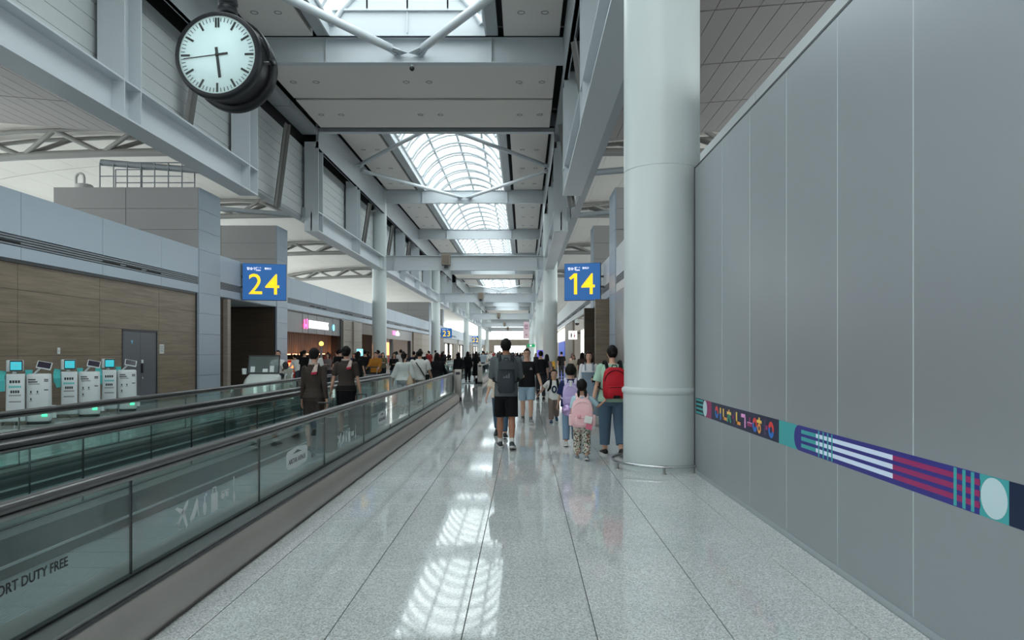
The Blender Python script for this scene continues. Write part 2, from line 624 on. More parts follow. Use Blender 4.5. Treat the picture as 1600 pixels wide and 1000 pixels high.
patch(7.06, 7.22, 0.3, 0.46, 'magenta', 3); patch(7.06, 7.22, 0.46, 0.5, 'pink', 3); bar(7.14, 0.04, 0.5, 0.74, 'magenta')
ring(7.0 - 0.02, 0.46)
patch(6.78, 6.92, 0.6, 0.74, 'yellow', 3); bar(6.85, 0.04, 0.74, 0.86, 'yellow'); disc(6.85, 0.05, 'orange', 0.36, 3, 0, 2 * pi, 0.022, 16)
bar(6.69, 0.035, 0.14, 0.84, 'dim'); patch(6.61, 6.67, 0.4, 0.6, 'magenta', 3)
ring(6.52, 0.46, 0.075)
# turquoise field, then the purple field with a round end
patch(fy(1245), 6.32, 0, 1, 'teal')
patch(fy(1580), 5.86, 0, 1, 'purple')
disc(5.86, 0.104, 'purple', 0.5, 2, -pi / 2, pi / 2)
for t in (0.16, 0.43, 0.70):
    patch(fy(1275), fy(1252), t, t + 0.15, 'teal', 3)
    patch(fy(1395), fy(1275), t, t + 0.15, 'white', 3)
    patch(fy(1532), fy(1395), t, t + 0.15, 'magenta', 3)
for px in (1279.5, 1286.5, 1293.5, 1300):
    patch(fy(px) - 0.012, fy(px) + 0.012, 0.02, 0.98, 'teal', 4)
for px in (1492.7, 1506.5, 1520):
    patch(fy(px) - 0.014, fy(px) + 0.014, 0.02, 0.98, 'teal', 4)
patch(fy(1577), fy(1531), 0, 1, 'teal', 3)
disc((fy(1577) + fy(1531)) / 2, 0.099, 'pale', 0.5, 5)
patch(1.0, fy(1577), 0, 1, 'deep', 3)
mu_o = mural.build('printed_stripe', cmats, wr)
mu_o['label'] = 'patterned stripe printed in navy, teal, white and magenta'

# ---- columns
def column(name, x, y, label, r=0.52, ztop=14.0, seam=4.1):
    c = structure(name, label, 'column', (x, y, 0))
    n = 72 if y < 20 else 32
    MB().lathe([(r + 0.012, 0), (r + 0.012, 1.03)], n=n).build('lower_casing', M_column, c)
    MB().lathe([(r + 0.012, 1.025), (r + 0.028, 1.04), (r + 0.034, 1.07), (r + 0.028, 1.10), (r + 0.0, 1.12)], n=n).build('casing_ring', M_column, c)
    MB().lathe([(r, 1.1), (r, seam - 0.004)], n=n).build('shaft', M_column, c)
    MB().lathe([(r - 0.006, seam - 0.01), (r - 0.006, seam + 0.01)], n=n).build('seam', M_column, c)
    MB().lathe([(r + 0.002, seam + 0.004), (r + 0.002, ztop)], n=n).build('upper_shaft', M_column, c)
    return c
col1 = column('column', 1.92, 9.95, 'great round white column standing beside the grey hoarding', 0.52, 13.0)
far_y = (50.4, 82.5, 126, 164, 197)
ords = ('first', 'second', 'third', 'fourth', 'fifth')
for i, y in enumerate(far_y):
    column('column', -10.25, y, f'white round column by the shops, {ords[i]} of its row from the clock', 0.5)
    column('column', 1.85, y, f'white round column in line behind the great near one, {ords[i]} beyond it', 0.5)
column('column', -10.25, 9.95, 'white round column beside the self-service robots, outside the picture edge', 0.5)

# ---- girders
M_g = [M_steel, M_steel_mid, M_steel_warm]
def hpost(x0, x1, yc, z0, z1, name, parent, d=0.8):
    b = MB()
    xm = (x0 + x1) / 2
    b.box(x0, x1, yc - d / 2, yc - d / 2 + 0.04, z0, z1)
    b.box(x0, x1, yc + d / 2 - 0.04, yc + d / 2, z0, z1)
    b.box(xm - 0.02, xm + 0.02, yc - d / 2 + 0.04, yc + d / 2 - 0.04, z0, z1)
    return b.build(name, M_steel, parent)

SEGS = [(-6.5, 26.3, (-6.1, 2.0, 9.95, 17.9, 25.9)), (34.0, 97.0, (34.4, 42.3, 50.4, 58.4, 66.4, 74.4, 82.5, 90, 96.6)), (103.0, 180.0, (103.4, 111, 118, 126, 134, 142, 150, 157, 164, 172, 179.6)), (186.0, 212.0, (186.4, 197, 211.6))]
gl = {(-1, 0): 'white truss girder passing behind the station clock', (-1, 1): 'white truss girder above the gate 24 sign and shops', (-1, 2): 'white truss girder on the shop side, third in line', (-1, 3): 'white truss girder on the shop side, last in line',
      (1, 0): 'white truss girder carried by the great near column', (1, 1): 'white truss girder above the gate 14 sign', (1, 2): 'white truss girder on the gate 14 side, third in line', (1, 3): 'white truss girder on the gate 14 side, last in line'}
for s in (-1, 1):
    for k, (y0, y1, posts) in enumerate(SEGS):
        g = structure('girder', gl[(s, k)], 'girder')
        a, b_ = sx_(GI, s), sx_(GO, s)
        w = sx_(-10.17, s)
        lc = MB().box(a, b_, y0, y1, ZL0, ZL0 + 0.05).box(a, b_, y0, y1, ZL1 - 0.05, ZL1).box(w - 0.03, w + 0.03, y0, y1, ZL0 + 0.05, ZL1 - 0.05)
        lc.build('lower_chord', M_steel, g)
        st = MB()
        for yc in posts:
            for d in (-0.38, 0.38):
                if y0 <= yc + d <= y1:
                    st.box(a + 0.003 * s, b_ - 0.003 * s, yc + d - 0.02, yc + d + 0.02, ZL0 + 0.05, ZL1 - 0.05)
        for yc in posts:
            one = MB()
            for d in (-0.38, 0.38):
                one.box(a + 0.003 * s, b_ - 0.003 * s, yc + d - 0.02, yc + d + 0.02, ZL0 + 0.05, ZL1 - 0.05)
            one.build('stiffener', M_steel, g)
            if abs(yc - 9.95) < 0.1 or yc in far_y: continue
            hpost(min(a, b_), max(a, b_), yc, ZL1, ZU0 + 0.3, 'post', g)
        uc = MB().box(a, a + 0.12 * s, y0, y1, ZU0, ZU1).box(a - 0.02 * s, a + 0.16 * s, y0, y1, ZU0, ZU0 + 0.04).box(a - 0.02 * s, a + 0.5 * s, y0, y1, ZU1 - 0.04, ZU1)
        uc.build('upper_chord', M_steel_mid, g)

# ---- siding behind the girders: planks with recessed joints, dark slot above
SID = -10.62
for s in (-1, 1):
    w = structure('wall_left_clerestory' if s < 0 else 'wall_right_clerestory', 'grey plank siding behind the truss posts, ' + ('shop side' if s < 0 else 'gate 14 side'), 'siding')
    x0, x1 = sx_(SID, s), sx_(SID - 0.05, s)
    MB().box(x1 + 0.02 * s, x1 + 0.1 * s, -6.5, 190, 8.12, 11.5).build('siding_backing', M_fascia_slat, w)
    MB().box(x0 + 0.1 * s, x1 + 0.5 * s, -6.5, 212, 11.56, 13.3).build('dark_slot', M_black, w)
    pm = MB().box(0.0, 0.05 * s, 0.006, 7.994, 0.007, 0.413).mesh('siding_plank', M_siding)
    for b in range(-1, 9):
        for r in range(8):
            link('siding_plank', pm, w, (x0, 2.0 + 8.0 * b, 8.12 + 0.42 * r))
    rest = MB()
    for r in range(8):
        rest.box(x0, x1, 74, 190, 8.127 + 0.42 * r, 8.533 + 0.42 * r)
    o = rest.build('far_siding', M_siding, w)
    o['kind'] = 'stuff'
    MB().box(x0 + 0.02 * s, x1 + 0.3 * s, -6.5, 190, 8.0, 8.12).build('siding_sill', M_steel_mid, w)

# leaning struts in front of the siding
def strut(name, p, q, label, w=0.16, parent=None):
    p, q = Vector(p), Vector(q)
    b = MB()
    for dy in (-0.14, 0.14):
        b.tube([p + Vector((0, dy, 0)), q + Vector((0, dy, 0))], [(0.03, w), (0.03, w)], 4, smooth=False)
    b.tube([p, q], [(0.15, 0.02), (0.15, 0.02)], 4, smooth=False)
    o = b.build(name, M_strut, parent)
    if label: tag(o, label, 'strut', None, 'structure')
    return o
for s in (-1, 1):
    nm = 'behind the clock side girder' if s < 0 else 'on the gate 14 side'
    for i, y in enumerate((22.0, 30.0, 46.0, 54.0, 62.0)):
        zb = 7.7 if y == 30.0 else 8.4
        strut('leaning_strut', (sx_(-9.98, s), y, 11.2), (sx_(-10.42, s), y, zb), f'leaning steel strut before the plank siding {nm}, {ords[i]} in line')
    for i, y in enumerate((26.1, 34.2)):
        b = MB()
        xa, xb = sx_(-10.55, s), sx_(-15.5, s)
        b.tube([(xa, y, 8.15), (xb, y, 8.55)], 0.12, 12)
        b.tube([(xa - 0.05 * -s, y, 8.15), (xa + 0.35 * s, y, 8.16)], 0.17, 12)
        b.box(xa - 0.1 * s, xa + 0.05 * s, y - 0.28, y + 0.28, 7.85, 8.5)
        tag(b.build('pipe_strut', M_steel_mid), 'steel pipe strut with square end plate at the girder gap, ' + ('shop side' if s < 0 else 'gate 14 side') + (', on the clock girder end' if i == 0 else ', on the farther girder end'), 'strut', None, 'structure')

# ---- beams across the hall
M_mesh = mat('speaker_mesh_taupe', srgb(124, 114, 102), 0.7, bump=(400, 0.3))
def cross_beam(y, z0, z1, name, label, stiff=(-7.2, -1.2), x0=GI, x1=None, fw=0.3, box_on=None):
    x1 = mx(x0) if x1 is None else x1
    o = structure(name, label, 'beam')
    b = MB().box(x0, x1, y - 0.02, y + 0.02, z0 + 0.03, z1 - 0.03)
    b.build('web', M_steel, o)
    MB().box(x0, x1, y - fw / 2, y + fw / 2, z0, z0 + 0.035).build('bottom_flange', M_steel, o)
    MB().box(x0, x1, y - fw / 2, y + fw / 2, z1 - 0.035, z1).build('top_flange', M_steel, o)
    for x in stiff:
        MB().box(x - 0.02, x + 0.02, y - fw / 2 + 0.01, y + fw / 2 - 0.01, z0 + 0.035, z1 - 0.035).build('stiffener', M_steel, o)
    if box_on is not None:
        k = MB().box(box_on - 0.3, box_on + 0.3, y - 0.62, y - 0.03, z0 + 0.35, z1 + 0.06)
        k.build('speaker_box', M_wood_taupe, o)
        MB().box(box_on - 0.24, box_on + 0.24, y - 0.635, y - 0.62, z0 + 0.4, z1 - 0.05).build('speaker_mesh', M_mesh, o)
        MB().tube([(box_on, y - 0.3, z0 + 0.35), (box_on, y - 0.3, z0 + 0.12)], 0.14, 10).build('speaker_foot', M_dark_grey, o)
    return o
UB = [(2.0, 'before the clock'), (9.95, 'at the great near column'), (18.0, 'just past the clock'), (26.0, 'beyond the clock, bearing two pipe braces'), (34.2, 'at the far edge of the solid ceiling'), (50.4, 'over the first far columns'), (66.4, 'between the first and second far columns'), (82.5, 'over the second far columns'), (96.5, 'closing the second skylight'), (103.5, 'opening the third skylight'), (126, 'over the third far columns'), (145, 'past the third far columns'), (164, 'over the fourth far columns'), (180, 'past the fourth far columns'), (197, 'over the fifth far columns')]
for i, (y, wh) in enumerate(UB):
    if y in (9.95, 18.0, 2.0): continue
    cross_beam(y, 12.12, 13.04, 'roof_beam', f'grey steel roof beam across the hall {wh}')
for i, y in enumerate(far_y):
    cross_beam(y, ZL0, 8.42, 'tie_beam', f'white tie beam spanning between columns at head of the hall, {ords[i]} from the clock', (-9.2, 0.9), fw=0.34, box_on=-5.5 + 0.5 * min(i, 2))

# ---- ceiling: roof slab, panels with dark joints, skylights
ceil = structure('ceiling', 'grey panelled ceiling of the concourse with dark joints and downlights', 'ceiling')
VX0, VX1 = -7.0, -1.4
roof = MB()
for (a, b_) in ((-40, -8), (-4, 25.6), (34.4, 97), (103, 180)):
    roof.box(-12.0, VX0 - 0.06, a, b_, 13.32, 13.5)
    roof.box(VX1 + 0.06, 3.6, a, b_, 13.32, 13.5)
for (a, b_) in ((-45, -40), (-8, -4), (25.6, 34.4), (97, 103), (180, YEND)):
    roof.box(-12.0, 3.6, a + 0.1, b_ - 0.1, 13.32, 13.5)
roof.build('roof_slab', M_black, ceil)

def downlight(x, y, z, parent):
    b = MB()
    b.lathe([(0.13, 0.0), (0.13, -0.012), (0.105, -0.012), (0.09, 0.02), (0.0, 0.02)], (x, y, z), n=16, cap=False)
    b.build('downlight', M_fascia_slat, parent)
def ceiling_panel(x0, x1, y0, y1, z, lights):
    e = 0.02
    b = MB()
    b.rings([[(x0, y0, z + 0.22), (x1, y0, z + 0.22), (x1, y1, z + 0.22), (x0, y1, z + 0.22)], [(x0, y0, z + e), (x1, y0, z + e), (x1, y1, z + e), (x0, y1, z + e)],
             [(x0 + e, y0 + e, z), (x1 - e, y0 + e, z), (x1 - e, y1 - e, z), (x0 + e, y1 - e, z)]], smooth=False)
    o = b.build('ceiling_panel', M_panel, ceil)
    for (x, y) in lights:
        downlight(x, y, z, o)
    return o
for y0, y1 in ((26.25, 29.85), (30.1, 33.75)):
    ym = (y0 + y1) / 2
    ceiling_panel(-9.66, 1.2, y0, y1, 12.24, [(x, ym) for x in (-9.1, -8.2, -4.65, -3.75, -0.2, 0.7)])
for y0, y1 in ((97.2, 99.9), (100.1, 103)):
    ceiling_panel(-9.66, 1.2, y0, y1, 12.24, [])
for y0, y1 in ((180.4, 190), (190.2, 196.6), (197.4, 212)):
    ceiling_panel(-9.66, 1.2, y0, y1, 12.24, [])
for s in (-1, 1):
    MB().box(sx_(-10.58, s), sx_(-9.86, s), 26.32, 30.0, 11.98, 12.24).box(sx_(-10.58, s), sx_(-9.86, s), 30.06, 33.98, 11.98, 12.24).build('edge_soffit', M_steel_mid, ceil)
MB().box(-9.62, 1.2, 29.86, 30.09, 12.33, 12.36).build('joint_void', M_black, ceil)
MB().box(GI, mx(GI), 33.78, 34.0, 12.3, 12.32).build('joint_void', M_black, ceil)
ends = [-4, 2.0, 10, 18, 26.0, 34.2, 50.4, 66.4, 82.5, 96.5, 103.5, 126, 145, 164, 180]
for i in range(len(ends) - 1):
    y0, y1 = ends[i], ends[i + 1]
    if y0 in (26.0, 96.5): continue
    ya, yb = y0 + 0.2, y1 - 0.2
    n = max(1, round((yb - ya) / 8))
    ll = [y0 + (y1 - y0) * (k + 0.5) / (2 * n) for k in range(2 * n)]
    ceiling_panel(-9.68, -7.66, ya, yb, 13.05, [(x, y) for y in ll if y < 80 for x in (-9.1, -8.3)])
    ceiling_panel(mx(-7.66), mx(-9.68), ya, yb, 13.05, [(x, y) for y in ll if y < 80 for x in (mx(-9.1), mx(-8.3))])
for s in (-1, 1):
    for (a, b_) in ((-4, 25.6), (34.4, 97), (103, 180)):
        MB().box(sx_(-7.46, s), sx_(-7.06, s), a, b_, 12.98, 13.3).build('skylight_fascia', M_steel_mid, ceil)

# skylights: barrel vaults on curbs, four panes across, arch ribs and bars
RISE, SPR = 1.75, 13.42
half = (VX1 - VX0) / 2
RV = (half ** 2 + RISE ** 2) / (2 * RISE)
ZV = SPR + RISE - RV
A0 = math.asin(half / RV)
def vault(a, r=RV): return (XC + r * sin(a), ZV + r * cos(a))
def skylight(name, label, y0, y1, pitch=2.2, detail=True):
    w = structure(name, label, 'skylight')
    for s in (-1, 1):
        x = VX0 if s < 0 else VX1
        MB().box(x, x + 0.06 * s, y0, y1, 12.98, SPR + 0.05).build('curb', M_steel, w)
    n = max(1, round((y1 - y0) / pitch))
    p = (y1 - y0) / n
    m = 12
    am = [-A0 + 2 * A0 * i / m for i in range(m + 1)]
    arch = MB()
    arch.tube([(vault(a, RV - 0.14)[0], 0, vault(a, RV - 0.14)[1]) for a in am], 0.095, 8)
    ame = arch.mesh('arch_rib', M_steel)
    barb = MB()
    barb.tube([(vault(a, RV + 0.01)[0], 0, vault(a, RV + 0.01)[1]) for a in am], [(0.08, 0.08)] * (m + 1), 4, smooth=False)
    bme = barb.mesh('glazing_bar', M_steel)
    for k in range(n + 1):
        link('arch_rib', ame, w, (0, y0 + p * k if k < n else y1 - 0.06, 0))
        if k < n: link('glazing_bar', bme, w, (0, y0 + p * (k + 0.5), 0))
    for q in range(5):
        a = -A0 + 2 * A0 * q / 4
        x, z = vault(a, RV - 0.02)
        MB().tube([(x, y0, z), (x, y1, z)], 0.1 if q == 2 else 0.09, 6).build('purlin', M_steel, w)
    panes = []
    for q in range(4):
        pb = MB()
        for t in range(3):
            a, b_ = -A0 + 2 * A0 * (q * 3 + t) / 12, -A0 + 2 * A0 * (q * 3 + t + 1) / 12
            xa, za = vault(a); xb, zb = vault(b_)
            pb.poly([(xa, 0.02, za), (xb, 0.02, zb), (xb, p - 0.02, zb), (xa, p - 0.02, za)], smooth=True)
        panes.append(pb.mesh('pane', M_sky_glass))
    if detail:
        for k in range(n):
            for q in range(4):
                link('pane', panes[q], w, (0, y0 + p * k, 0))
    else:
        pb = MB()
        for t in range(12):
            xa, za = vault(am[t]); xb, zb = vault(am[t + 1])
            pb.poly([(xa, y0, za), (xb, y0, zb), (xb, y1, zb), (xa, y1, za)], smooth=True)
        o = pb.build('far_panes', M_sky_glass, w)
        o['kind'] = 'stuff'
    for ye, sg in ((y0, -1), (y1, 1)):                       # gable: solid plate, ledge, glazed lunette with mullions
        MB().box(VX0, VX1, ye, ye + 0.05 * sg, 12.98, 13.86).build('gable_plate', M_steel, w)
        MB().box(VX0 + 0.1, VX1 - 0.1, ye - 0.12 * sg, ye, 13.84, 13.9).build('gable_ledge', M_steel, w)
        MB().box(XC - 0.02, XC + 0.02, ye - 0.06 * sg, ye, 13.06, 13.86).build('gable_stiffener', M_steel, w)
        for xm in (XC - 1.45, XC, XC + 1.45):
            zt = ZV + sqrt(RV ** 2 - (xm - XC) ** 2)
            MB().box(xm - 0.03, xm + 0.03, ye - 0.03, ye + 0.03, 13.9, zt).build('gable_mullion', M_steel, w)
        lun = [(XC + (RV) * sin(a), ye, ZV + RV * cos(a)) for a in am if ZV + RV * cos(a) > 13.88]
        zlo = 13.88
        MB().poly([(lun[0][0], ye, zlo)] + lun + [(lun[-1][0], ye, zlo)]).build('gable_pane', M_sky_glass, w)
        if ye in (25.6, 34.4):
            MB().box(VX0 + 0.3, VX1 - 0.3, ye - 0.03 * sg, ye, 13.9, 14.25).build('gable_sill_panel', M_steel, w)
    return w
skylight('window_1', 'barrel-vaulted skylight over the clock, seen at the top edge', -4, 25.6)
skylight('window_2', 'long barrel-vaulted skylight beyond the solid ceiling', 34.4, 97)
skylight('window_3', 'distant barrel-vaulted skylight past the gap in the girders', 103, 180, 4.4, False)

# pipe braces under the skylights
def pipe_brace(p, q, label, rp=0.11):
    p, q = Vector(p), Vector(q)
    t = structure('pipe_brace', label, 'brace')
    d = (q - p).normalized()
    MB().tube([p + d * 0.3, p + d * 0.34, q - d * 0.34, q - d * 0.3], [rp * 0.7, rp, rp, rp * 0.7], 16).build('pipe', M_steel, t)
    for e, sg in ((q, -1), (p, 1)):
        f = MB()
        a = e + d * (0.36 * sg)
        c = e - d * (0.12 * sg)
        side = d.cross(Vector((0, 0, 1))).normalized()
        for k in (-0.05, 0.05):
            f.prism([a + side * k + Vector((0, 0, 0.07)), a + side * k + Vector((0, 0, -0.07)), c + side * k + Vector((0, 0, -0.1)), c + side * k + Vector((0, 0, 0.1))], side * 0.02)
        f.build('fork_plate', M_steel, t)
        g = MB()
        w2 = side * 0.0
        g.prism([a + Vector((0, 0, -0.02)) + side * 0.17, a + Vector((0, 0, -0.02)) - side * 0.17, c - d * (0.12 * sg) - side * 0.3 + Vector((0, 0, -0.02)), c - d * (0.12 * sg) + side * 0.3 + Vector((0, 0, -0.02))], Vector((0, 0, -0.03)))
        g.build('gusset', M_steel, t)
BZ = 12.5
for s in (-1, 1):
    nm = 'toward the shops' if s < 0 else 'toward the gate 14 side'
    xe = sx_(GI + 0.15, s)
    c = XC + s * 0.34
    pipe_brace((xe, 18.6, BZ + 0.05), (c + 0.05 * s, 25.72, BZ - 0.03), f'white pipe brace running {nm} from the beam beyond the clock', 0.145)
    pipe_brace((c, 34.5, BZ), (xe, 41.6, BZ), f'white pipe brace {nm} under the long skylight, its near half')
    pipe_brace((xe, 42.9, BZ), (c, 50.1, BZ), f'white pipe brace {nm} under the long skylight, its far half')
    pipe_brace((xe, 96.5 + 15, BZ), (c, 125.6, BZ), f'distant white pipe brace {nm} under the far skylight')

# small camera dome under the beam beyond the clock
t = thing('camera_dome', 'small black camera under the beam centre, beyond the clock', 'camera', (-4.1, 26.02, 12.12))
MB().tube([(0, 0, 0), (0, 0, -0.1)], 0.05, 10).build('mount', M_white, t)
MB().ball((0, 0, -0.16), 0.09).build('dome', M_blackp, t)

# ---- side roofs: sloping plank ceilings outside the girders, trusses, glazed facades
def side_roof(s):
    nm = 'shop side' if s < 0 else 'hoarding side'
    r = structure('ceiling_aisle_left' if s < 0 else 'ceiling_aisle_right', f'sloping plank ceiling of the side aisle, {nm}', 'ceiling')
    xin, xout = sx_(-10.76, s), sx_(-27, s)
    def z_at(x, lift=0.0):
        d = abs(x - sx_(-10.5, s))
        z = 9.35 + 0.085 * d + lift
        if lift and d > 3: z -= 0.0115 * (d - 3) ** 2
        return z
    # near bay: planks 0.52 m wide and 3.25 m long with dark joints
    n = 24
    L = 3.25
    for row in range(6):
        y1 = 26.3 - row * L - 0.03
        y0 = y1 - L + 0.06
        for k in range(n):
            xa, xb = xin + s * (0.52 * k + 0.008), xin + s * (0.52 * (k + 1) - 0.008)
            if (s < 0 and xb < -22) or (s > 0 and xa > 11): continue
            if xa > xb: xa, xb = xb, xa
            za, zb = z_at(xa), z_at(xb)
            b = MB()
            b.rings([[(xa, y0, za + 0.03), (xb, y0, zb + 0.03), (xb, y1, zb + 0.03), (xa, y1, za + 0.03)], [(xa, y0, za), (xb, y0, zb), (xb, y1, zb), (xa, y1, za)]], smooth=False)
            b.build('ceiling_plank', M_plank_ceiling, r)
    b = MB()
    b.prism([(xin, -40, z_at(xin) + 0.04), (xout, -40, z_at(xout) + 0.04), (xout, -40, z_at(xout) + 0.12), (xin, -40, z_at(xin) + 0.12)], (0, 66.3, 0))
    b.build('joint_backing', M_dark_grey, r)
    xe = sx_(-22, s)
    b = MB()
    for row in range(-1, 7):
        y1 = 26.3 - row * L - 0.03 if row < 6 else 6.7
        if row < 0: continue
        y0 = y1 - L + 0.06 if row < 6 else -40
        xa = xe if row < 6 else xin
        if s > 0 and row < 6: xa = 11
        b.poly([(xa, y0, z_at(xa)), (xout, y0, z_at(xout)), (xout, y1, z_at(xout)), (xa, y1, z_at(xa))])
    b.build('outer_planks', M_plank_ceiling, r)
    # step: the roof beyond lies higher
    up = 0.95
    b = MB()
    b.prism([(xin, 26.3, z_at(xin)), (sx_(-22, s), 26.3, z_at(sx_(-22, s))), (sx_(-22, s), 26.3, z_at(sx_(-20, s), up) + 0.3), (xin, 26.3, z_at(xin, up) + 0.6)], (0, 0.12, 0))
    b.build('step_fascia', M_plank_ceiling, r)
    y = 26.42
    while y < 210:
        L2 = 8.0
        for k in range(12):
            xa = xin + (xout - xin) * k / 12 + 0.012 * s
            xb = xin + (xout - xin) * (k + 1) / 12
            if y > 80 and s > 0 and k > 5: continue
            za, zb = z_at(xa, up), z_at(xb, up)
            bb = MB()
            bb.prism([(xa, y, za), (xb, y, zb), (xb, y, zb + 0.1), (xa, y, za + 0.1)] if s > 0 else [(xb, y, zb), (xa, y, za), (xa, y, za + 0.1), (xb, y, zb + 0.1)], (0, L2 - 0.05, 0))
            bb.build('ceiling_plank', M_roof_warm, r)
        y += L2
    bb = MB()
    for k in range(12):
        xa = xin + (xout - xin) * k / 12
        xb = xin + (xout - xin) * (k + 1) / 12
        bb.prism([(xa, 26.42, z_at(xa, up) + 0.11), (xb, 26.42, z_at(xb, up) + 0.11), (xb, 26.42, z_at(xb, up) + 0.2), (xa, 26.42, z_at(xa, up) + 0.2)], (0, 188, 0))
    bb.build('joint_backing', M_dark_grey, r)
    # trusses of round tube
    for i, yt in enumerate((28.6, 42.0, 58.0, 76.0)):
        t = structure('roof_truss', f'round-tube roof truss under the aisle roof, {nm}, {("first", "second", "third", "fourth", "fifth", "sixth")[i]} behind the clock girder', 'truss')
        m = 5
        xs_ = [xin + (xout - xin) * k / m for k in range(m + 1)]
        lowp = [Vector((x, yt + 0.5, z_at(x, up) - 0.55 - 0.45 * sin(pi * k / m))) for k, x in enumerate(xs_)]
        top1 = [Vector((x, yt, z_at(x, up) - 0.14)) for x in xs_]
        top2 = [Vector((x, yt + 1.2, z_at(x, up) - 0.14)) for x in xs_]
        MB().tube(lowp, 0.17, 12).build('lower_chord', M_steel_warm, t)
        MB().tube(top1, 0.09, 8).build('upper_chord', M_steel_warm, t)
        MB().tube(top2, 0.09, 8).build('upper_chord', M_steel_warm, t)
        for k in range(1, m):
            for tp in (top1, top2):
                for dk in (-1, 1):
                    j = k + dk
                    pm = (tp[k] + tp[j]) / 2
                    MB().tube([lowp[k], pm], 0.1, 8).build('web_tube', M_steel_warm, t)
    # outer glazed facade
    f = structure('window_facade_left' if s < 0 else 'window_facade_right', f'glazed outer facade beyond the shops, {nm}', 'window')
    for yy in range(-40, 215, 6):
        MB().box(xout - 0.05, xout + 0.05, yy - 0.06, yy + 0.06, 0, 12).build('mullion', M_steel_mid, f)
    for zz in (3.0, 6.0, 9.0):
        MB().box(xout - 0.04, xout + 0.04, -40, 212, zz - 0.05, zz + 0.05).build('transom', M_steel_mid, f)
    MB().poly([(xout, -40, 0), (xout, 212, 0), (xout, 212, 12), (xout, -40, 12)]).build('facade_glass', M_glass_clear, f)
side_roof(-1)
side_roof(1)

# ---- shop fronts: panelled fascias, wood wall, pillars, towers
def fascia(s):
    nm = 'above the wood wall and shops' if s < 0 else 'above the shops on the hoarding side'
    X = WALL_L if s < 0 else WALL_R
    w = structure('wall_left' if s < 0 else 'wall_right_fascia', 'pale blue-grey metal fascia with a louver band ' + nm, 'wall')
    y = 10.15 - 6.4
    d = 0.18 * s
    M_f = M_fascia if s < 0 else M_fascia_right
    while y < 120:
        ya, yb = y + 0.008, y + 3.192
        if not (y < 25.5 < y + 3.2 and False):
            MB().box(X, X + d, ya, yb, 4.30, 5.32).build('fascia_panel', M_f, w)
            MB().box(X, X + d, ya, yb, 3.74, 4.03).build('fascia_panel', M_f, w)
        y += 3.2
    MB().box(X, X + d, y, 212, 3.74, 5.32).build('far_fascia', M_f, w)
    MB().box(X + 0.08 * s, X + d * 1.2, 3, 212, 3.76, 5.3).build('fascia_core', M_fascia_slat, w)
    for k in range(4):
        z = 4.055 + 0.062 * k
        MB().box(X + 0.02 * s, X + 0.1 * s, 3, 120, z, z + 0.038).build('louver_slat', M_fascia_slat, w)
    k = 0
    y = 13.4
    while y < 100:
        for q in range(3):
            if not (24.9 < y + 1.2 * q < 36):
                MB().box(X + 0.015 * s, X + 0.09 * s, y + 1.15 * q, y + 1.15 * q + 0.86, 4.10, 4.15).build('air_slot', M_black, w)
        y += 6.4
    MB().box(X + d, X + 8 * s, 3, 26, 5.1, 5.25).box(X + d, X + 8 * s, 35, 212, 5.1, 5.25).build('shop_roof', M_fascia_slat, w)
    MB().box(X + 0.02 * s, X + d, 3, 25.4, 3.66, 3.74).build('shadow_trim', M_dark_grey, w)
    return w
wl = fascia(-1)
wrf = fascia(1)

# wood-veneer wall on the left with recessed joints
XW = -11.78
ww = structure('wall_left_wood', 'brown wood-veneer panel wall behind the white self-service robots', 'wall')
MB().box(XW - 0.12, XW - 0.02, 6, 25.5, 0, 3.7).build('panel_backing', M_dark_grey, ww)
zz = [0.0, 0.74, 1.51, 2.28, 3.05, 3.68]
for k in range(4, -1, -1):
    y0 = 22.95 - 3.2 * (4 - k) if k < 4 else 22.95
    y1 = y0 + 3.2 if k < 4 else 25.5
    for j in range(5):
        pieces = [(y0, y1)]
        if zz[j] < 2.2 and y0 < 21.9 < y1: pieces = [(y0, 20.88), (22.82, y1)]
        for a, b_ in pieces:
            if b_ - a > 0.03:
                zb = zz[j + 1]
                MB().box(XW - 0.03, XW, a + 0.006, b_ - 0.006, zz[j] + 0.005, zb - 0.005).build('wood_panel', M_wood, ww)
dr = structure('door_1', 'dark grey double service door in the brown wood wall', 'door')
MB().box(XW - 0.06, XW + 0.012, 20.84, 20.9, 0, 2.26).box(XW - 0.06, XW + 0.012, 22.8, 22.86, 0, 2.26).box(XW - 0.06, XW + 0.012, 20.84, 22.86, 2.22, 2.28).build('door_frame', M_dark_grey, dr)
for a, b_ in ((20.905, 21.845), (21.855, 22.795)):
    lf = MB().box(XW - 0.05, XW - 0.008, a, b_, 0.01, 2.215).build('leaf', M_door, dr)
MB().box(XW - 0.008, XW + 0.03, 21.9, 21.96, 1.26, 1.36).build('lock_plate', M_white, dr)
MB().box(XW - 0.008, XW + 0.035, 21.9, 21.97, 0.96, 1.24).build('door_handle', M_blackp, dr)
MB().lathe([(0.0, 0), (0.035, 0), (0.035, 0.04), (0.0, 0.04)], (XW - 0.008, 21.93, 0.8), 'x', 12).build('lock_knob', M_chrome, dr)
MB().prism([(XW - 0.006, 21.32, 1.95), (XW - 0.006, 21.45, 1.95), (XW - 0.006, 21.385, 1.83)], (0.003, 0, 0)).build('door_sticker', mat('sticker_blue', srgb(120, 190, 220), 0.5), dr)

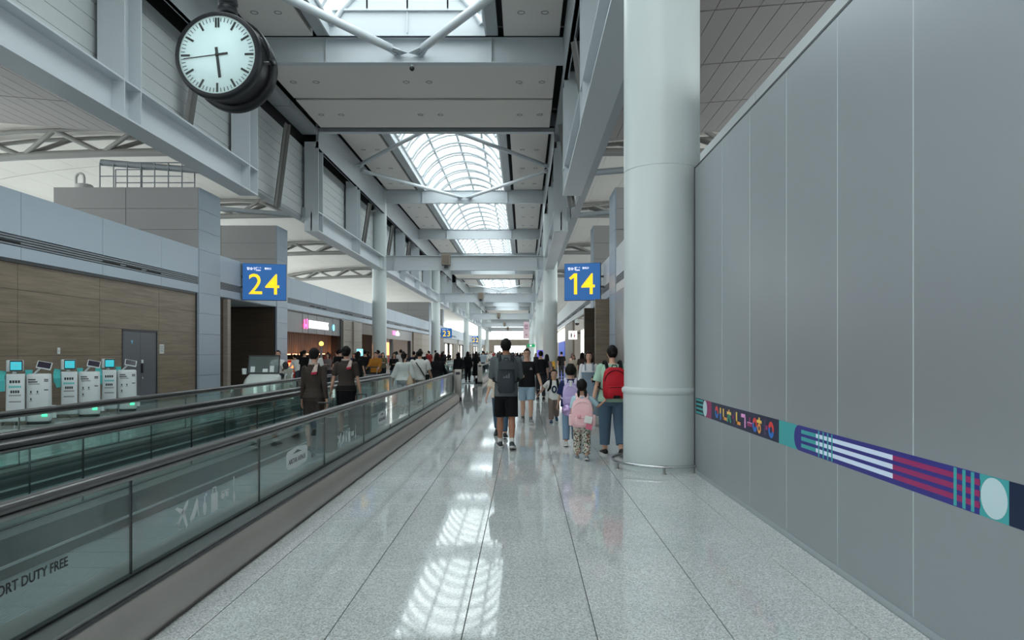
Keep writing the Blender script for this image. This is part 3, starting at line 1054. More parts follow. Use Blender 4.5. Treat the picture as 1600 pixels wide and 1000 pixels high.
# panelled towers and pillars on both sides of the gate passages
def tower(s, y0, y1, z1, label, first):
    X = WALL_L if s < 0 else WALL_R
    t = structure('wall_tower', label, 'tower')
    w = 5.2
    xin, xout = X, X + w * s
    MB().box(xin + 0.03 * s, xout, y0 + 0.03, y1 - 0.03, 0, z1 - 0.02).build('tower_core', M_dark_grey, t)
    zs = [0.0, 0.75, 1.5, 2.25, 3.0, 3.74, 4.5, 5.3, 6.0, 6.75, z1]
    for j in range(10):
        for k in range(2):
            a = xin + s * (0.01 + 2.6 * k); b_ = xin + s * (2.6 * (k + 1) - 0.008)
            if zs[j] >= 3.7:
                MB().box(a, b_, y0, y0 + 0.05, zs[j] + 0.006, zs[j + 1] - 0.006).build('cladding_panel', M_tower, t)
        MB().box(xin - 0.03 * s, xin + 0.05 * s, y0 + 0.012, y1 - 0.012, zs[j] + 0.005, zs[j + 1] - 0.005).build('cladding_panel', M_pillar, t)
    return t
tower(-1, 25.55, 27.35, 7.52, 'grey panelled tower above the wood wall, nearer one by gate 24', True)
tower(-1, 33.6, 35.1, 7.58, 'grey panelled tower behind the gate 24 sign', False)
tower(-1, 87.5, 89.3, 7.75, 'distant grey panelled tower above the shops, short of the gate 23 sign', True)
tower(-1, 102.0, 103.6, 7.75, 'distant grey panelled tower just past the gate 23 sign', False)
tower(1, 25.55, 27.35, 7.52, 'grey panelled tower nearer the great column, by gate 14', True)
tower(1, 33.6, 35.1, 7.58, 'grey panelled tower behind the gate 14 sign', False)
# metal-panelled wall behind the hoarding, up to the nearer tower
wm = structure('wall_right_metal', 'silver metal-panelled wall past the hoarding, seen beside the great column', 'wall')
for k in range(10):
    MB().box(WALL_R - 0.03, WALL_R + 0.02, 9.5 + 1.6 * k + 0.006, 9.5 + 1.6 * (k + 1) - 0.006, 0.0, 3.735).build('metal_panel', M_steel_brushed, wm)
MB().box(WALL_R + 0.02, WALL_R + 0.1, 9.5, 25.5, 0, 3.735).build('panel_backing', M_dark_grey, wm)
# low wall tops, passage walls in wood
for s in (-1, 1):
    nm = 'gate 24' if s < 0 else 'gate 14'
    X = WALL_L if s < 0 else WALL_R
    p = structure('wall_passage', f'dark wood-clad passage walls at {nm}', 'wall')
    for j in range(5):
        z0, z1 = zz[j] + 0.004, zz[j + 1] - 0.004
        MB().box(X + 0.1 * s, X + 5.5 * s, 33.5, 33.56, z0, z1).build('wood_panel', M_wood_dark, p)
        MB().box(X - 0.5 * s * (1 if s > 0 else 0.1), X + 0.42 * s, 27.95, 28.25, z0, z1).build('wood_panel', M_wood if s > 0 else M_wood_taupe, p)
        MB().box(X + 0.12 * s, X + 0.2 * s, 27.36, 27.94, z0, z1).build('wood_panel', M_wood_dark, p)
        if s > 0:
            MB().box(X - 0.45, X + 0.1, 33.6, 34.0, z0, z1).build('wood_panel', M_wood_dark, p)
    MB().box(X + 0.1 * s, X + 5.6 * s, 27.3, 33.7, 3.72, 3.8).build('passage_soffit', M_steel_mid, p)
    MB().box(X + 5.5 * s, X + 5.6 * s, 27.3, 33.6, 0, 3.74).build('passage_end', M_wood_dark, p)

# guard rail and vent on the nearer tower
t = thing('guard_rail', 'thin steel guard rail on top of the nearer grey tower', 'railing', (-14, 26, 7.52))
for k in range(7):
    MB().tube([(-1.5 + 0.5 * k, 0, 0), (-1.5 + 0.5 * k, 0, 1.0)], 0.025, 6).build('post', M_steel_mid, t)
for z in (0.5, 1.0):
    MB().tube([(-1.5, 0, z), (1.5, 0, z)], 0.022, 6).build('rail', M_steel_mid, t)
    MB().tube([(-1.5, 1.0, z), (1.5, 1.0, z)], 0.022, 6).build('rail', M_steel_mid, t)
for k in range(4):
    MB().tube([(-1.5 + k, 1.0, 0), (-1.5 + k, 1.0, 1.0)], 0.025, 6).build('post', M_steel_mid, t)
MB().box(-1.6, 1.6, -0.1, 1.1, 0, 0.05).build('base', M_steel_mid, t)
t = thing('vent_pipe', 'white gooseneck vent pipe on top of the nearer grey tower', 'vent', (-16.2, 26.2, 7.52))
MB().lathe([(0.3, 0), (0.3, 0.2), (0.26, 0.24), (0.0, 0.24)], n=20).build('drum', M_white_paint, t)
MB().tube([(-0.3, 0, 0.0), (-0.3, 0, 0.5)] + [(-0.15 - 0.15 * cos(a), 0, 0.5 + 0.15 * sin(a)) for a in [pi * k / 6 for k in range(1, 7)]] + [(0.0, 0, 0.3)], 0.05, 8).build('gooseneck', M_white_paint, t)

# ---- far end: glazed end wall
ew = structure('wall_end', 'distant glazed end wall of the concourse with a beige band', 'wall')
MB().box(-12, 3.6, YEND, YEND + 0.3, 3.5, 5.4).build('band', M_wood_taupe, ew)
MB().box(-12, -9, YEND, YEND + 0.3, 0, 3.5).box(0.5, 3.6, YEND, YEND + 0.3, 0, 3.5).build('pier', M_wood_taupe, ew)
MB().box(-12, 3.6, YEND, YEND + 0.3, 9.2, 13.5).build('lintel', M_steel_mid, ew)
for k in range(10):
    x = -11.4 + 1.6 * k
    MB().box(x - 0.06, x + 0.06, YEND - 0.05, YEND + 0.1, 5.4, 9.2).build('mullion', M_steel_mid, ew)
for k in range(6):
    x = -9 + 1.9 * k
    MB().box(x - 0.06, x + 0.06, YEND - 0.05, YEND + 0.1, 0, 3.5).build('mullion', M_steel_mid, ew)
MB().poly([(-12, YEND + 0.15, 5.4), (3.6, YEND + 0.15, 5.4), (3.6, YEND + 0.15, 9.2), (-12, YEND + 0.15, 9.2)]).build('glazing', M_glass_clear, ew)
MB().poly([(-9, YEND + 0.15, 0), (0.5, YEND + 0.15, 0), (0.5, YEND + 0.15, 3.5), (-9, YEND + 0.15, 3.5)]).build('glazing', M_glass_clear, ew)
bw = structure('wall_back', 'plain wall behind the camera closing the concourse', 'wall')
MB().box(-27, 18, -45.2, -45, 0, 13.5).build('back_panel', M_panel, bw)

# ================================================================== things
# ------------------------------------------------------------------ station clock
def clock():
    t = thing('station_clock', 'large round two-sided station clock with black rim, white dial and black pole', 'clock', (-3.585, 8.3, 5.07), radians(-3))
    R = 0.5
    MB().lathe([(R - 0.045, 0.0), (R, 0.0), (R + 0.012, 0.02), (R + 0.012, 0.11), (R - 0.02, 0.13), (R - 0.05, 0.13)], axis='y', n=64, cap=False).build('bezel', M_clock, t)
    MB().lathe([(R - 0.05, 0.10), (R - 0.05, 0.46)], axis='y', n=64).build('drum', M_blackp, t)
    MB().lathe([(R - 0.05, 0.42), (R, 0.42), (R + 0.012, 0.44), (R + 0.012, 0.53), (R, 0.55), (R - 0.045, 0.55)], axis='y', n=64, cap=False).build('bezel', M_clock, t)
    dial_m = mat('dial_white', srgb(214, 228, 228), 0.4, emit=srgb(214, 234, 234), estr=0.2)
    for y, nm in ((0.02, 'dial'), (0.53, 'dial')):
        d = MB().lathe([(0.0, 0.0), (R - 0.04, 0.0), (R - 0.04, 0.012), (0.0, 0.012)], (0, y - 0.006, 0), 'y', 64).build(nm, dial_m, t)
        sg = -1 if y < 0.2 else 1
        yy = y - 0.0095 if sg < 0 else y + 0.0095
        marks = MB()
        hours = []
        def bar(ang, r0, r1, w, off=0.0, b=marks, yo=0.0):
            a = ang if sg < 0 else -ang
            c, s = cos(a), sin(a)
            dx, dz = s, c                     # outward
            nx, nz = c, -s                    # across
            q = []
            for rr, ww in ((r0, -w / 2), (r0, w / 2), (r1, w / 2), (r1, -w / 2)):
                q.append((dx * rr + nx * (ww + off), yy + yo * sg, dz * rr + nz * (ww + off)))
            b.prism(q if sg > 0 else q[::-1], (0, 0.002 * sg, 0))
        for k in range(60):
            a = 2 * pi * k / 60
            if k == 0:
                for q in (-0.0155, 0.0155):
                    hb_ = MB(); bar(a, 0.32, 0.435, 0.023, q, hb_); hours.append(hb_)
            elif k % 5 == 0:
                hb_ = MB(); bar(a, 0.328, 0.435, 0.025, 0, hb_); hours.append(hb_)
            else:
                bar(a, 0.388, 0.435, 0.0075)
        tag(marks.build('minute_ticks', M_ink, d), kind='stuff')
        for hb_ in hours: hb_.build('hour_mark', M_ink, d)
        h = MB(); bar(radians(173), -0.09, 0.27, 0.034, 0, h, 0.004); h.build('hour_hand', M_ink, d)
        mth = radians(264)
        m_ = MB(); bar(mth, -0.13, 0.02, 0.027, 0, m_, 0.008); bar(mth, 0.0, 0.40, 0.012, 0, m_, 0.008); m_.build('minute_hand', M_ink, d)
        MB().lathe([(0, 0), (0.022, 0), (0.022, 0.014), (0, 0.014)], (0, yy - (0.014 if sg < 0 else 0), 0), 'y', 16).build('hub', M_ink, d)
        # glass over the dial
        MB().lathe([(0.0, 0), (R - 0.045, 0)], (0, y + 0.014 * sg * 1.3, 0), 'y', 48, cap=False).build('dial_glass', M_glass_clear, d)
    # yoke round the drum with pivot bolts
    yk = MB()
    yr = R + 0.035
    pts = [(yr * cos(a), 0.275, yr * sin(a)) for a in [pi * k / 24 for k in range(25)]]
    rings = []
    for k in range(25):
        a = pi * k / 24
        c, s = cos(a), sin(a)
        rings.append([(c * (yr - 0.012), 0.275 - 0.055, s * (yr - 0.012)), (c * (yr + 0.012), 0.275 - 0.055, s * (yr + 0.012)), (c * (yr + 0.012), 0.275 + 0.055, s * (yr + 0.012)), (c * (yr - 0.012), 0.275 + 0.055, s * (yr - 0.012))])
    yk.rings(rings, smooth=False)
    yk.build('yoke', M_clock, t)
    for sg in (-1, 1):
        MB().tube([(sg * (R - 0.06), 0.275, 0), (sg * (yr + 0.045), 0.275, 0)], [0.02, 0.02], 10).build('pivot_rod', M_steel_brushed, t)
        MB().lathe([(0, 0), (0.035, 0), (0.035, 0.03), (0, 0.03)], (sg * (yr + 0.02) - 0.015, 0.275, 0), 'x', 12).build('pivot_bolt', M_clock, t)
    MB().lathe([(0.05, 0.5), (0.05, 0.60)], (0, 0.275, 0), n=20).build('neck', M_blackp, t)
    MB().lathe([(0.105, 0.59), (0.115, 0.61), (0.115, 0.665), (0.1, 0.68), (0.1, 0.70), (0.115, 0.71), (0.115, 0.78), (0.09, 0.80)], (0, 0.275, 0), n=28).build('collar', M_clock, t)
    MB().lathe([(0.085, 0.78), (0.085, 7.93)], (0, 0.275, 0), n=24).build('pole', M_blackp, t)
    MB().lathe([(0.2, 7.9), (0.2, 7.97)], (0, 0.275, 0), n=24).build('ceiling_plate', M_clock, t)
clock()
MB().box(-4.7, -2.5, 8.3, 8.85, 13.04, 13.12).build('clock_bearer', M_steel_mid, ceil)

# ------------------------------------------------------------------ gate signs
def gate_sign(loc, rz, num, label, w=1.72, h=1.52, group=None):
    t = thing('gate_sign', label, 'sign', loc, rz)
    MB().box(-w / 2, w / 2, 0, 0.2, -h / 2, h / 2).build('case', M_ink, t)
    MB().box(-w / 2 + 0.012, w / 2 - 0.012, -0.02, 0.0, -h / 2 + 0.012, h / 2 - 0.012).build('face_panel', M_sign_blue, t)
    F = lambda x, z, d: frame_mat((x, -0.024 - d, z), (1, 0, 0), (0, 0, 1))
    sz = h * 0.80
    adv = 0.0
    glyphs = []
    for ch in num:
        if ch == '1':                         # one with a flag
            H1, st = sz * 0.70, sz * 0.105
            g = MB().prism([(sz * 0.20, 0, 0), (sz * 0.20 + st, 0, 0), (sz * 0.20 + st, H1, 0), (sz * 0.20, H1, 0)], (0, 0, 0.006))
            g.prism([(sz * 0.20 + st, H1, 0), (sz * 0.20, H1, 0), (sz * 0.03, H1 - sz * 0.14, 0), (sz * 0.085, H1 - sz * 0.21, 0), (sz * 0.20 + st * 0.5, H1 - sz * 0.10, 0)], (0, 0, 0.006))
            glyphs.append((g.mesh('numeral', M_sign_yellow), adv)); adv += sz * 0.44
        else:
            glyphs.append((text_mesh(ch, sz, 'numeral', M_sign_yellow, 0.003, 'LEFT', 0.98, 0.002), adv)); adv += sz * 0.55
    for me, ax in glyphs:
        put(me, 'numeral', F(-adv / 2 + ax + 0.02, -h * 0.335, 0), t)
    for ch, x, z, q in (('탑승구', -0.40, 0.325, 0.085), ('ゲート', -0.20, 0.365, 0.05), ('Gate', -0.20, 0.30, 0.066), ('登机口', 0.0, 0.345, 0.06)):
        put(text_mesh(ch, h * q, 'lettering', M_sign_white, 0.002, 'LEFT', 1.0, 0.01), 'lettering', F(w * x, h * z, 0), t)
    xa, xb = (w / 2 - 0.1, w / 2 + 0.4) if loc[0] > -4 else (-w / 2 - 0.4, -w / 2 + 0.1)
    for z in (-0.21, 0.21):
        MB().box(xa, xb, 0.06, 0.14, z - 0.04, z + 0.04).build('bracket', M_dark_grey, t)
    return t
gate_sign((-10.80, 29.6, 4.51), radians(16), '24', 'blue hanging gate sign with yellow number 24 by the wood passage')
gate_sign((2.42, 29.6, 4.52), radians(-14), '14', 'blue hanging gate sign with yellow number 14 beside the round columns', 1.52, 1.55)
gate_sign((-10.95, 100.5, 4.28), radians(10), '23', 'small distant blue gate sign with yellow number 23', 1.5, 1.38)
gate_sign((-10.95, 160, 4.4), radians(10), '22', 'tiny far gate sign, second beyond the 23 sign', 1.3, 1.7)

# ------------------------------------------------------------------ moving walkways
HR_Z = 0.915
def handrail_path(x, y0, y1):
    r = 0.32
    pts = [(x, y0, HR_Z - 2 * r), (x, y0 - 0.05, HR_Z - 2 * r)]
    pts += [(x, y0 - r * sin(a), HR_Z - r - r * cos(a)) for a in [pi * k / 8 for k in range(1, 8)]]
    n = 12
    pts += [(x, y0 + (y1 - y0) * k / n, HR_Z) for k in range(n + 1)]
    pts += [(x, y1 + r * sin(a), HR_Z - r + r * cos(a)) for a in [pi * k / 8 for k in range(1, 9)]]
    return pts
pal_mesh = {}
def lane(name, label, xo, xi, y0, y1, out_sign, group_first, near=True):
    """one moving walkway: xo is its outer glass line, xi its inner one; out_sign the side of its curved skirt."""
    t = thing(name, label, 'walkway')
    xo_, s = xo, out_sign
    # curved stainless skirt and flat deck on the outer side
    prof = [(0.197, 0.0), (0.212, 0.045), (0.214, 0.10), (0.205, 0.155), (0.185, 0.21), (0.160, 0.252), (0.145, 0.268)]
    b = MB()
    b.rings([[(xo_ + s * d, y, z) for d, z in prof] + [(xo_ + s * 0.1, y, 0.268), (xo_ + s * 0.1, y, 0.0)] for y in (y0 - 0.3, y1 + 0.3)], smooth=True)
    b.build('skirt', M_steel_skirt, t)
    MB().box(xo_ + s * 0.148, xo_ + s * 0.012, y0 - 0.3, y1 + 0.3, 0.268, 0.30).build('deck', M_steel_brushed, t)
    MB().box(xo_ + s * 0.16, xo_ + s * 0.147, y0 - 0.3, y1 + 0.3, 0.262, 0.278).build('deck_edge', M_dark_grey, t)
    # inner skirts with bright trim
    for x, d in ((xo, -s), (xi, s)):
        b = MB().box(x + d * 0.012, x + d * 0.20, y0 - 0.3, y1 + 0.3, 0.27, 0.305)
        b.build('inner_deck', M_steel_brushed if x == xo else M_skirt_dark, t)
        MB().box(x + d * 0.17, x + d * 0.20, y0 - 0.3, y1 + 0.3, 0.0, 0.27).build('inner_skirt', M_skirt_dark, t)
        MB().box(x + d * 0.20, x + d * 0.207, y0 - 0.3, y1 + 0.3, 0.10, 0.12).build('trim_line', M_white, t)
        MB().box(x - 0.02, x + 0.02, y0, y1, 0.25, 0.312).build('glass_channel', M_blackp, t)
        # glass
        L = 2.0
        key = ('g', L)
        if key not in pal_mesh:
            pal_mesh[key] = MB().box(-0.005, 0.005, 0.004, L - 0.004, 0.0, 0.565).mesh('glass_panel', M_glass)
        y = y0 + (2.13 - y0) % L - L
        while y < y1 - 0.05:
            a, c = max(y, y0), min(y + L, y1)
            if c - a > L - 0.01:
                link('glass_panel', pal_mesh[key], t, (x, a, 0.305))
                if near and c < y1: MB().box(x - 0.0075, x + 0.0075, c - 0.003, c + 0.003, 0.305, 0.87).build('glass_joint', M_ink, t)
            elif c - a > 0.1:
                MB().box(x - 0.005, x + 0.005, a + 0.004, c - 0.004, 0.305, 0.87).build('glass_panel', M_glass, t)
            y += L
        # rounded glass at the ends
        for ye, sg in ((y0, -1), (y1, 1)):
            r = 0.27
            pts = [(x, ye + sg * r * sin(a), 0.595 + r * cos(a)) for a in [pi * k / 10 for k in range(11)]]
            MB().prism([(p[0] - 0.005, p[1], p[2]) for p in (pts if sg > 0 else pts[::-1])], (0.01, 0, 0)).build('end_glass', M_glass, t)
        MB().tube([(x, y0, 0.872), (x, y1, 0.872)], [(0.028, 0.018)] * 2, 8).build('handrail_guide', M_steel_brushed, t)
        hp = handrail_path(x, y0, y1)
        MB().tube(hp, [(0.042, 0.028)] * len(hp), 12).build('handrail', M_rubber, t)
    xa, xb = sorted((xo - s * 0.20, xi + s * 0.20))
    # pallets
    if near:
        key = ('p', round(xb - xa, 3))
        if key not in pal_mesh:
            b = MB().box(0, xb - xa, 0.004, 0.396, 0.0, 0.016)
            n = 40
            for k in range(n):
                x0 = (xb - xa) * (k + 0.08) / n
                b.box(x0, x0 + (xb - xa) / n * 0.84, 0.004, 0.396, 0.016, 0.021)
            pal_mesh[key] = b.mesh('pallet', M_belt)
        y = y0 + 0.4
        while y < y1 - 0.8:
            link('pallet', pal_mesh[key], t, (xa, y, 0.004))
            y += 0.4
        for a, c in ((y0 - 0.3, y0 + 0.4), (y1 - 0.8, y1 + 0.3)):
            MB().box(xa, xb, a, c, 0.002, 0.024).build('comb_plate', M_steel_brushed, t)
    else:
        MB().box(xa, xb, y0 - 0.3, y1 + 0.3, 0.002, 0.022).build('tread_belt', M_belt, t)
    return t
XD, XCg, XB, XA = -2.283, -3.80, -4.26, -5.77
lane1 = lane('moving_walkway', 'long moving walkway with glass sides beside the open floor, carrying two uniformed women', XD, XCg, -6.0, 22.5, 1, True)
lane2 = lane('moving_walkway', 'long moving walkway with glass sides on the robot side, empty', XA, XB, -6.0, 22.5, -1, True)
MB().box(XCg - 0.022, XB + 0.06, -6.3, 22.8, 0.27, 0.30).box(XCg - 0.03, XB + 0.06, -6.3, 22.8, 0.0, 0.27).build('middle_deck', M_skirt_dark, lane1)
lane('moving_walkway', 'farther moving walkway past the grey bollard, on the open floor side', XD, XCg, 36.0, 78.0, 1, False, False)
lane('moving_walkway', 'farther moving walkway past the grey bollard, on the shop side', XA, XB, 36.0, 78.0, -1, False, False)

# decals on the near balustrade glass
def glass_text(s, size, y_start, z, m, name, align='LEFT'):
    return put(text_mesh(s, size, name, m, 0.0006, align), name, frame_mat((XD + 0.0075, y_start, z), (0, 1, 0), (0, 0, 1)), lane1)
txt = text_mesh('AIRPORT DUTY FREE', 0.066, 'lettering', M_ink, 0.0006, 'RIGHT', 1.0, 0.016)
o = put(txt, 'lettering', frame_mat((XD + 0.0075, 3.55, 0.537), (0, 1, 0), (0, 0, 1)), lane1)
o['label'] = 'black lettering on the glass'
def icons(yc0, scale, parent):
    parts = []
    def P(y, z): return (XD + 0.0068, yc0 + y * scale, 0.515 + z * scale)
    def pl(pts): parts[-1].prism([P(*p) for p in pts], (0.001, 0, 0))
    def blob(cy, cz, ry, rz, n=14): pl([(cy + ry * cos(2 * pi * k / n), cz + rz * sin(2 * pi * k / n)) for k in range(n)])
    parts.append(MB())          # aeroplane
    y = -0.43
    pl([(y - 0.075, -0.05), (y - 0.06, -0.065), (y + 0.075, 0.05), (y + 0.085, 0.085), (y + 0.05, 0.075)])
    pl([(y - 0.10, 0.06), (y - 0.07, 0.065), (y + 0.02, 0.03), (y - 0.01, 0.0)])
    pl([(y + 0.0, -0.01), (y + 0.03, 0.02), (y + 0.075, -0.085), (y + 0.055, -0.105)])
    pl([(y - 0.08, -0.03), (y - 0.06, -0.05), (y - 0.045, -0.09), (y - 0.055, -0.09)])
    parts.append(MB())          # high-heeled shoe
    y = -0.25
    pl([(y - 0.07, -0.075), (y - 0.005, -0.06), (y + 0.03, 0.0), (y + 0.045, 0.05), (y + 0.03, 0.075), (y + 0.0, 0.04), (y - 0.035, -0.01), (y - 0.075, -0.05)])
    pl([(y + 0.03, 0.0), (y + 0.045, 0.05), (y + 0.06, -0.07), (y + 0.05, -0.07)])
    parts.append(MB())          # perfume bottle
    y = -0.1
    blob(y, -0.03, 0.028, 0.05); pl([(y - 0.008, 0.02), (y + 0.008, 0.02), (y + 0.012, 0.06), (y - 0.004, 0.06)]); blob(y + 0.025, 0.065, 0.014, 0.012)
    parts.append(MB())          # suitcase
    y = 0.06
    pl([(y - 0.055, -0.085), (y + 0.055, -0.085), (y + 0.055, 0.05), (y - 0.055, 0.05)])
    pl([(y - 0.03, 0.05), (y - 0.022, 0.05), (y - 0.022, 0.09), (y - 0.03, 0.09)]); pl([(y + 0.022, 0.05), (y + 0.03, 0.05), (y + 0.03, 0.09), (y + 0.022, 0.09)]); pl([(y - 0.03, 0.085), (y + 0.03, 0.085), (y + 0.03, 0.095), (y - 0.03, 0.095)])
    parts.append(MB())          # sunglasses
    y = 0.24
    blob(y - 0.035, 0.0, 0.03, 0.027); blob(y + 0.04, 0.0, 0.03, 0.027); pl([(y - 0.07, 0.035), (y + 0.075, 0.035), (y + 0.075, 0.02), (y - 0.07, 0.02)])
    parts.append(MB())          # brush
    y = 0.41
    blob(y, -0.05, 0.022, 0.05); pl([(y - 0.007, 0.0), (y + 0.007, 0.0), (y + 0.006, 0.11), (y - 0.006, 0.11)])
    for b in parts: b.build('decal_icon', M_decal, parent)
icons(5.17, 1.0, lane1)
icons(9.2, 1.0, lane1)
icons(13.3, 1.0, lane1)
def badge(yc, zc):
    w, h = 0.33, 0.105
    out = [(-w, -0.06), (-w * 0.85, -h * 0.82), (0, -h), (w * 0.85, -h * 0.82), (w, -0.06), (w, 0.06), (w * 0.85, h * 0.82), (0, h), (-w * 0.85, h * 0.82), (-w, 0.06)]
    o = MB().prism([(XD + 0.0064, yc + y, zc + z) for y, z in out], (0.001, 0, 0)).build('decal_badge', M_decal, lane1)
    put(text_mesh('AIRSTAR AVENUE', 0.066, 'badge_lettering', M_ink, 0.0004, 'CENTER', 1.0, 0.014), 'badge_lettering', frame_mat((XD + 0.0082, yc, zc - 0.045), (0, 1, 0), (0, 0, 1)), lane1)
    MB().prism([(XD + 0.0076, yc - 0.14, zc + 0.045), (XD + 0.0076, yc + 0.14, zc + 0.045), (XD + 0.0076, yc, zc + 0.075)], (0.0006, 0, 0)).build('badge_roof', M_grey_ink, lane1)
badge(7.14, 0.55)
badge(11.4, 0.55)
badge(15.5, 0.55)

# bollards at the walkway ends
def bollard(x, y, label):
    t = thing('bollard', label, 'bollard', (x, y, 0))
    MB().rbox(-0.115, 0.115, -0.06, 0.06, 0, 0.12, 0.02).build('base', M_ink, t)
    MB().rbox(-0.115, 0.115, -0.06, 0.06, 0.12, 1.03, 0.02).build('body', M_steel_skirt, t)
    MB().box(-0.07, 0.07, -0.064, -0.06, 0.86, 0.95).build('indicator', M_dark_grey, t)
bollard(-2.16, 23.25, 'flat grey bollard with black base at the end of the near walkway')
bollard(-2.2, 35.4, 'grey bollard with black base and panel at the start of the farther walkway')
bollard(-4.03, 23.4, 'flat grey bollard with black base between the two near walkways')

# column foot rail
t = thing('foot_rail', 'stainless ring rail round the foot of the great column', 'railing', (1.92, 9.95, 0))
rr = 0.68
pts = [(rr * cos(a), rr * sin(a), 0.10) for a in [radians(60 + 245 * k / 40) for k in range(41)]]
MB().tube(pts, 0.02, 10).build('ring', M_chrome, t)
for a in (70, 130, 200, 262, 300):
    x, y = rr * cos(radians(a)), rr * sin(radians(a))
    MB().tube([(x, y, 0.0), (x, y, 0.1)], 0.016, 8).build('post', M_steel_brushed, t)
    MB().lathe([(0.035, 0), (0.035, 0.006), (0.0, 0.006)], (x, y, 0.005), n=12).build('foot_plate', M_steel_brushed, t)

# ------------------------------------------------------------------ self-service robots by the wood wall
def robot(label, loc, rz):
    t = thing('self_service_robot', label, 'robot', loc, rz, 'white self-service robots')
    # body: wide drum with flat face (faces local -Y)
    def half(w, d, z, k=14):
        return [(w * cos(a), -d * sin(a) * (1 if sin(a) > 0 else 0.9), z) for a in [2 * pi * j / (2 * k) for j in range(2 * k)]]
    def sup(w, d, z, n=28, e=0.55):
        r = []
        for j in range(n):
            a = 2 * pi * j / n
            c, s = cos(a), sin(a)
            r.append((0.235 + 0.84 * w * abs(c) ** e * (1 if c >= 0 else -1), d * abs(s) ** e * (1 if s >= 0 else -1), z))
        return r
    MB().rings([sup(0.25, 0.20, 0.0), sup(0.27, 0.22, 0.01), sup(0.27, 0.22, 0.05), sup(0.25, 0.2, 0.06)]).build('skid', M_ink, t)
    MB().rings([sup(0.26, 0.21, 0.06), sup(0.285, 0.235, 0.09), sup(0.29, 0.24, 0.3), sup(0.275, 0.225, 0.32)]).build('lower_body', M_white, t)
    MB().rings([sup(0.265, 0.215, 0.32), sup(0.28, 0.23, 0.335), sup(0.272, 0.222, 1.08), sup(0.262, 0.212, 1.105), sup(0.24, 0.19, 1.115)]).build('body', M_white, t)
    MB().box(0.30, 0.40, -0.262, -0.235, 0.17, 0.235).build('status_light', M_green_led, t)
    MB().box(0.02, 0.07, -0.262, -0.23, 0.235, 0.27).build('sensor', M_ink, t)
    pr = MB()
    for k, (w, z) in enumerate(((0.16, 0.99), (0.2, 0.94))):
        n = 8
        for q in range(n):
            x = 0.05 + 0.85 * w * q / n
            pr.box(x, x + w / n * 0.72, -0.2255, -0.2235, z - 0.014, z + 0.014)
    for w, z in ((0.2, 0.9), (0.2, 0.885)):
        pr.box(0.06, 0.06 + w, -0.2255, -0.2235, z - 0.003, z + 0.003)
    for x in (0.1, 0.22):
        for z in (0.72, 0.56):
            pr.box(x - 0.012, x + 0.012, -0.2265, -0.2235, z - 0.025, z + 0.025)
            pr.box(x - 0.03, x + 0.03, -0.2265, -0.2235, z - 0.05, z - 0.042)
    for z in (0.99, 0.955, 0.76):
        pr.box(0.34, 0.42, -0.224, -0.2225, z - 0.01, z + 0.01)
    pr.build('body_print', M_ink, t)
    # tilted tablet on an arm
    MB().tube([(0.13, 0.05, 1.10), (0.26, 0.0, 1.25)], 0.022, 8).build('tablet_arm', M_white, t)
    Mt = Matrix.Translation((0.33, -0.02, 1.30)) @ Matrix.Rotation(radians(12), 4, 'Y') @ Matrix.Rotation(radians(-42), 4, 'X')
    tb = MB().box(-0.14, 0.14, -0.012, 0.018, -0.1, 0.1).xf(Mt).build('tablet', M_white, t)
    MB().box(-0.125, 0.125, -0.016, -0.012, -0.085, 0.085).xf(Mt).build('tablet_screen', mat('tablet_glass', srgb(52, 46, 62), 0.15), tb)
    # slim tower with head screen, baskets
    MB().rbox(-0.36, -0.015, -0.19, 0.10, 0.26, 1.12, 0.03).build('slim_panel', M_white, t)
    MB().rbox(-0.25, -0.17, -0.08, 0.02, 1.12, 1.18, 0.02).build('head_neck', M_white, t)
    hd = MB().rbox(-0.36, -0.05, -0.12, 0.06, 1.17, 1.42, 0.03).build('head', M_white, t)
    MB().rbox(-0.29, -0.055, -0.15, -0.115, 1.175, 1.415, 0.02).build('head_bezel', M_ink, hd)
    MB().box(-0.275, -0.075, -0.156, -0.15, 1.205, 1.385).build('head_screen', mat('screen_teal', srgb(60, 180, 190), 0.3, emit=srgb(50, 170, 185), estr=0.6), hd)
    MB().tube([(-0.175, -0.157, 1.30), (-0.17, -0.157, 1.31)], 0.03, 8).build('screen_icon', M_white, hd)
    pr = MB()
    for k, (w, z) in enumerate(((0.2, 0.95), (0.17, 0.73))):
        for q in range(4):
            x = -0.187 - w / 2 + w * q / 4
            pr.box(x, x + w / 4 * 0.75, -0.193, -0.19, z - 0.03, z + 0.03)
    for z in (0.66, 0.64, 0.52, 0.505):
        pr.box(-0.30, -0.08, -0.1925, -0.19, z - 0.004, z + 0.004)
    pr.build('panel_print', M_ink, t)
    p2 = MB()
    for q in range(6):
        p2.box(-0.30 + 0.038 * q, -0.30 + 0.038 * q + 0.03, -0.193, -0.19, 0.815, 0.86)
    p2.build('panel_print_teal', M_teal, t)
    for k, (x, y, z, r) in enumerate(((-0.47, -0.12, 0.86, 8), (-0.40, -0.30, 0.75, -8))):
        Mb = Matrix.Translation((x, y, z)) @ Matrix.Rotation(radians(r), 4, 'Y')
        b = MB()
        w, d, h = 0.07, 0.10, 0.30
        b.rings([[(-w * 0.6, -d * 0.6, 0), (w * 0.6, -d * 0.6, 0), (w * 0.6, d * 0.6, 0), (-w * 0.6, d * 0.6, 0)], [(-w, -d, h * 0.7), (w, -d, h * 0.7), (w, d, h * 0.7), (-w, d, h * 0.7)], [(-w, -d, h * 0.75), (w, -d, h * 0.75), (w, d, h * 1.1), (-w, d, h * 1.1)]], smooth=False).xf(Mb)
        b.build('basket', M_teal, t)
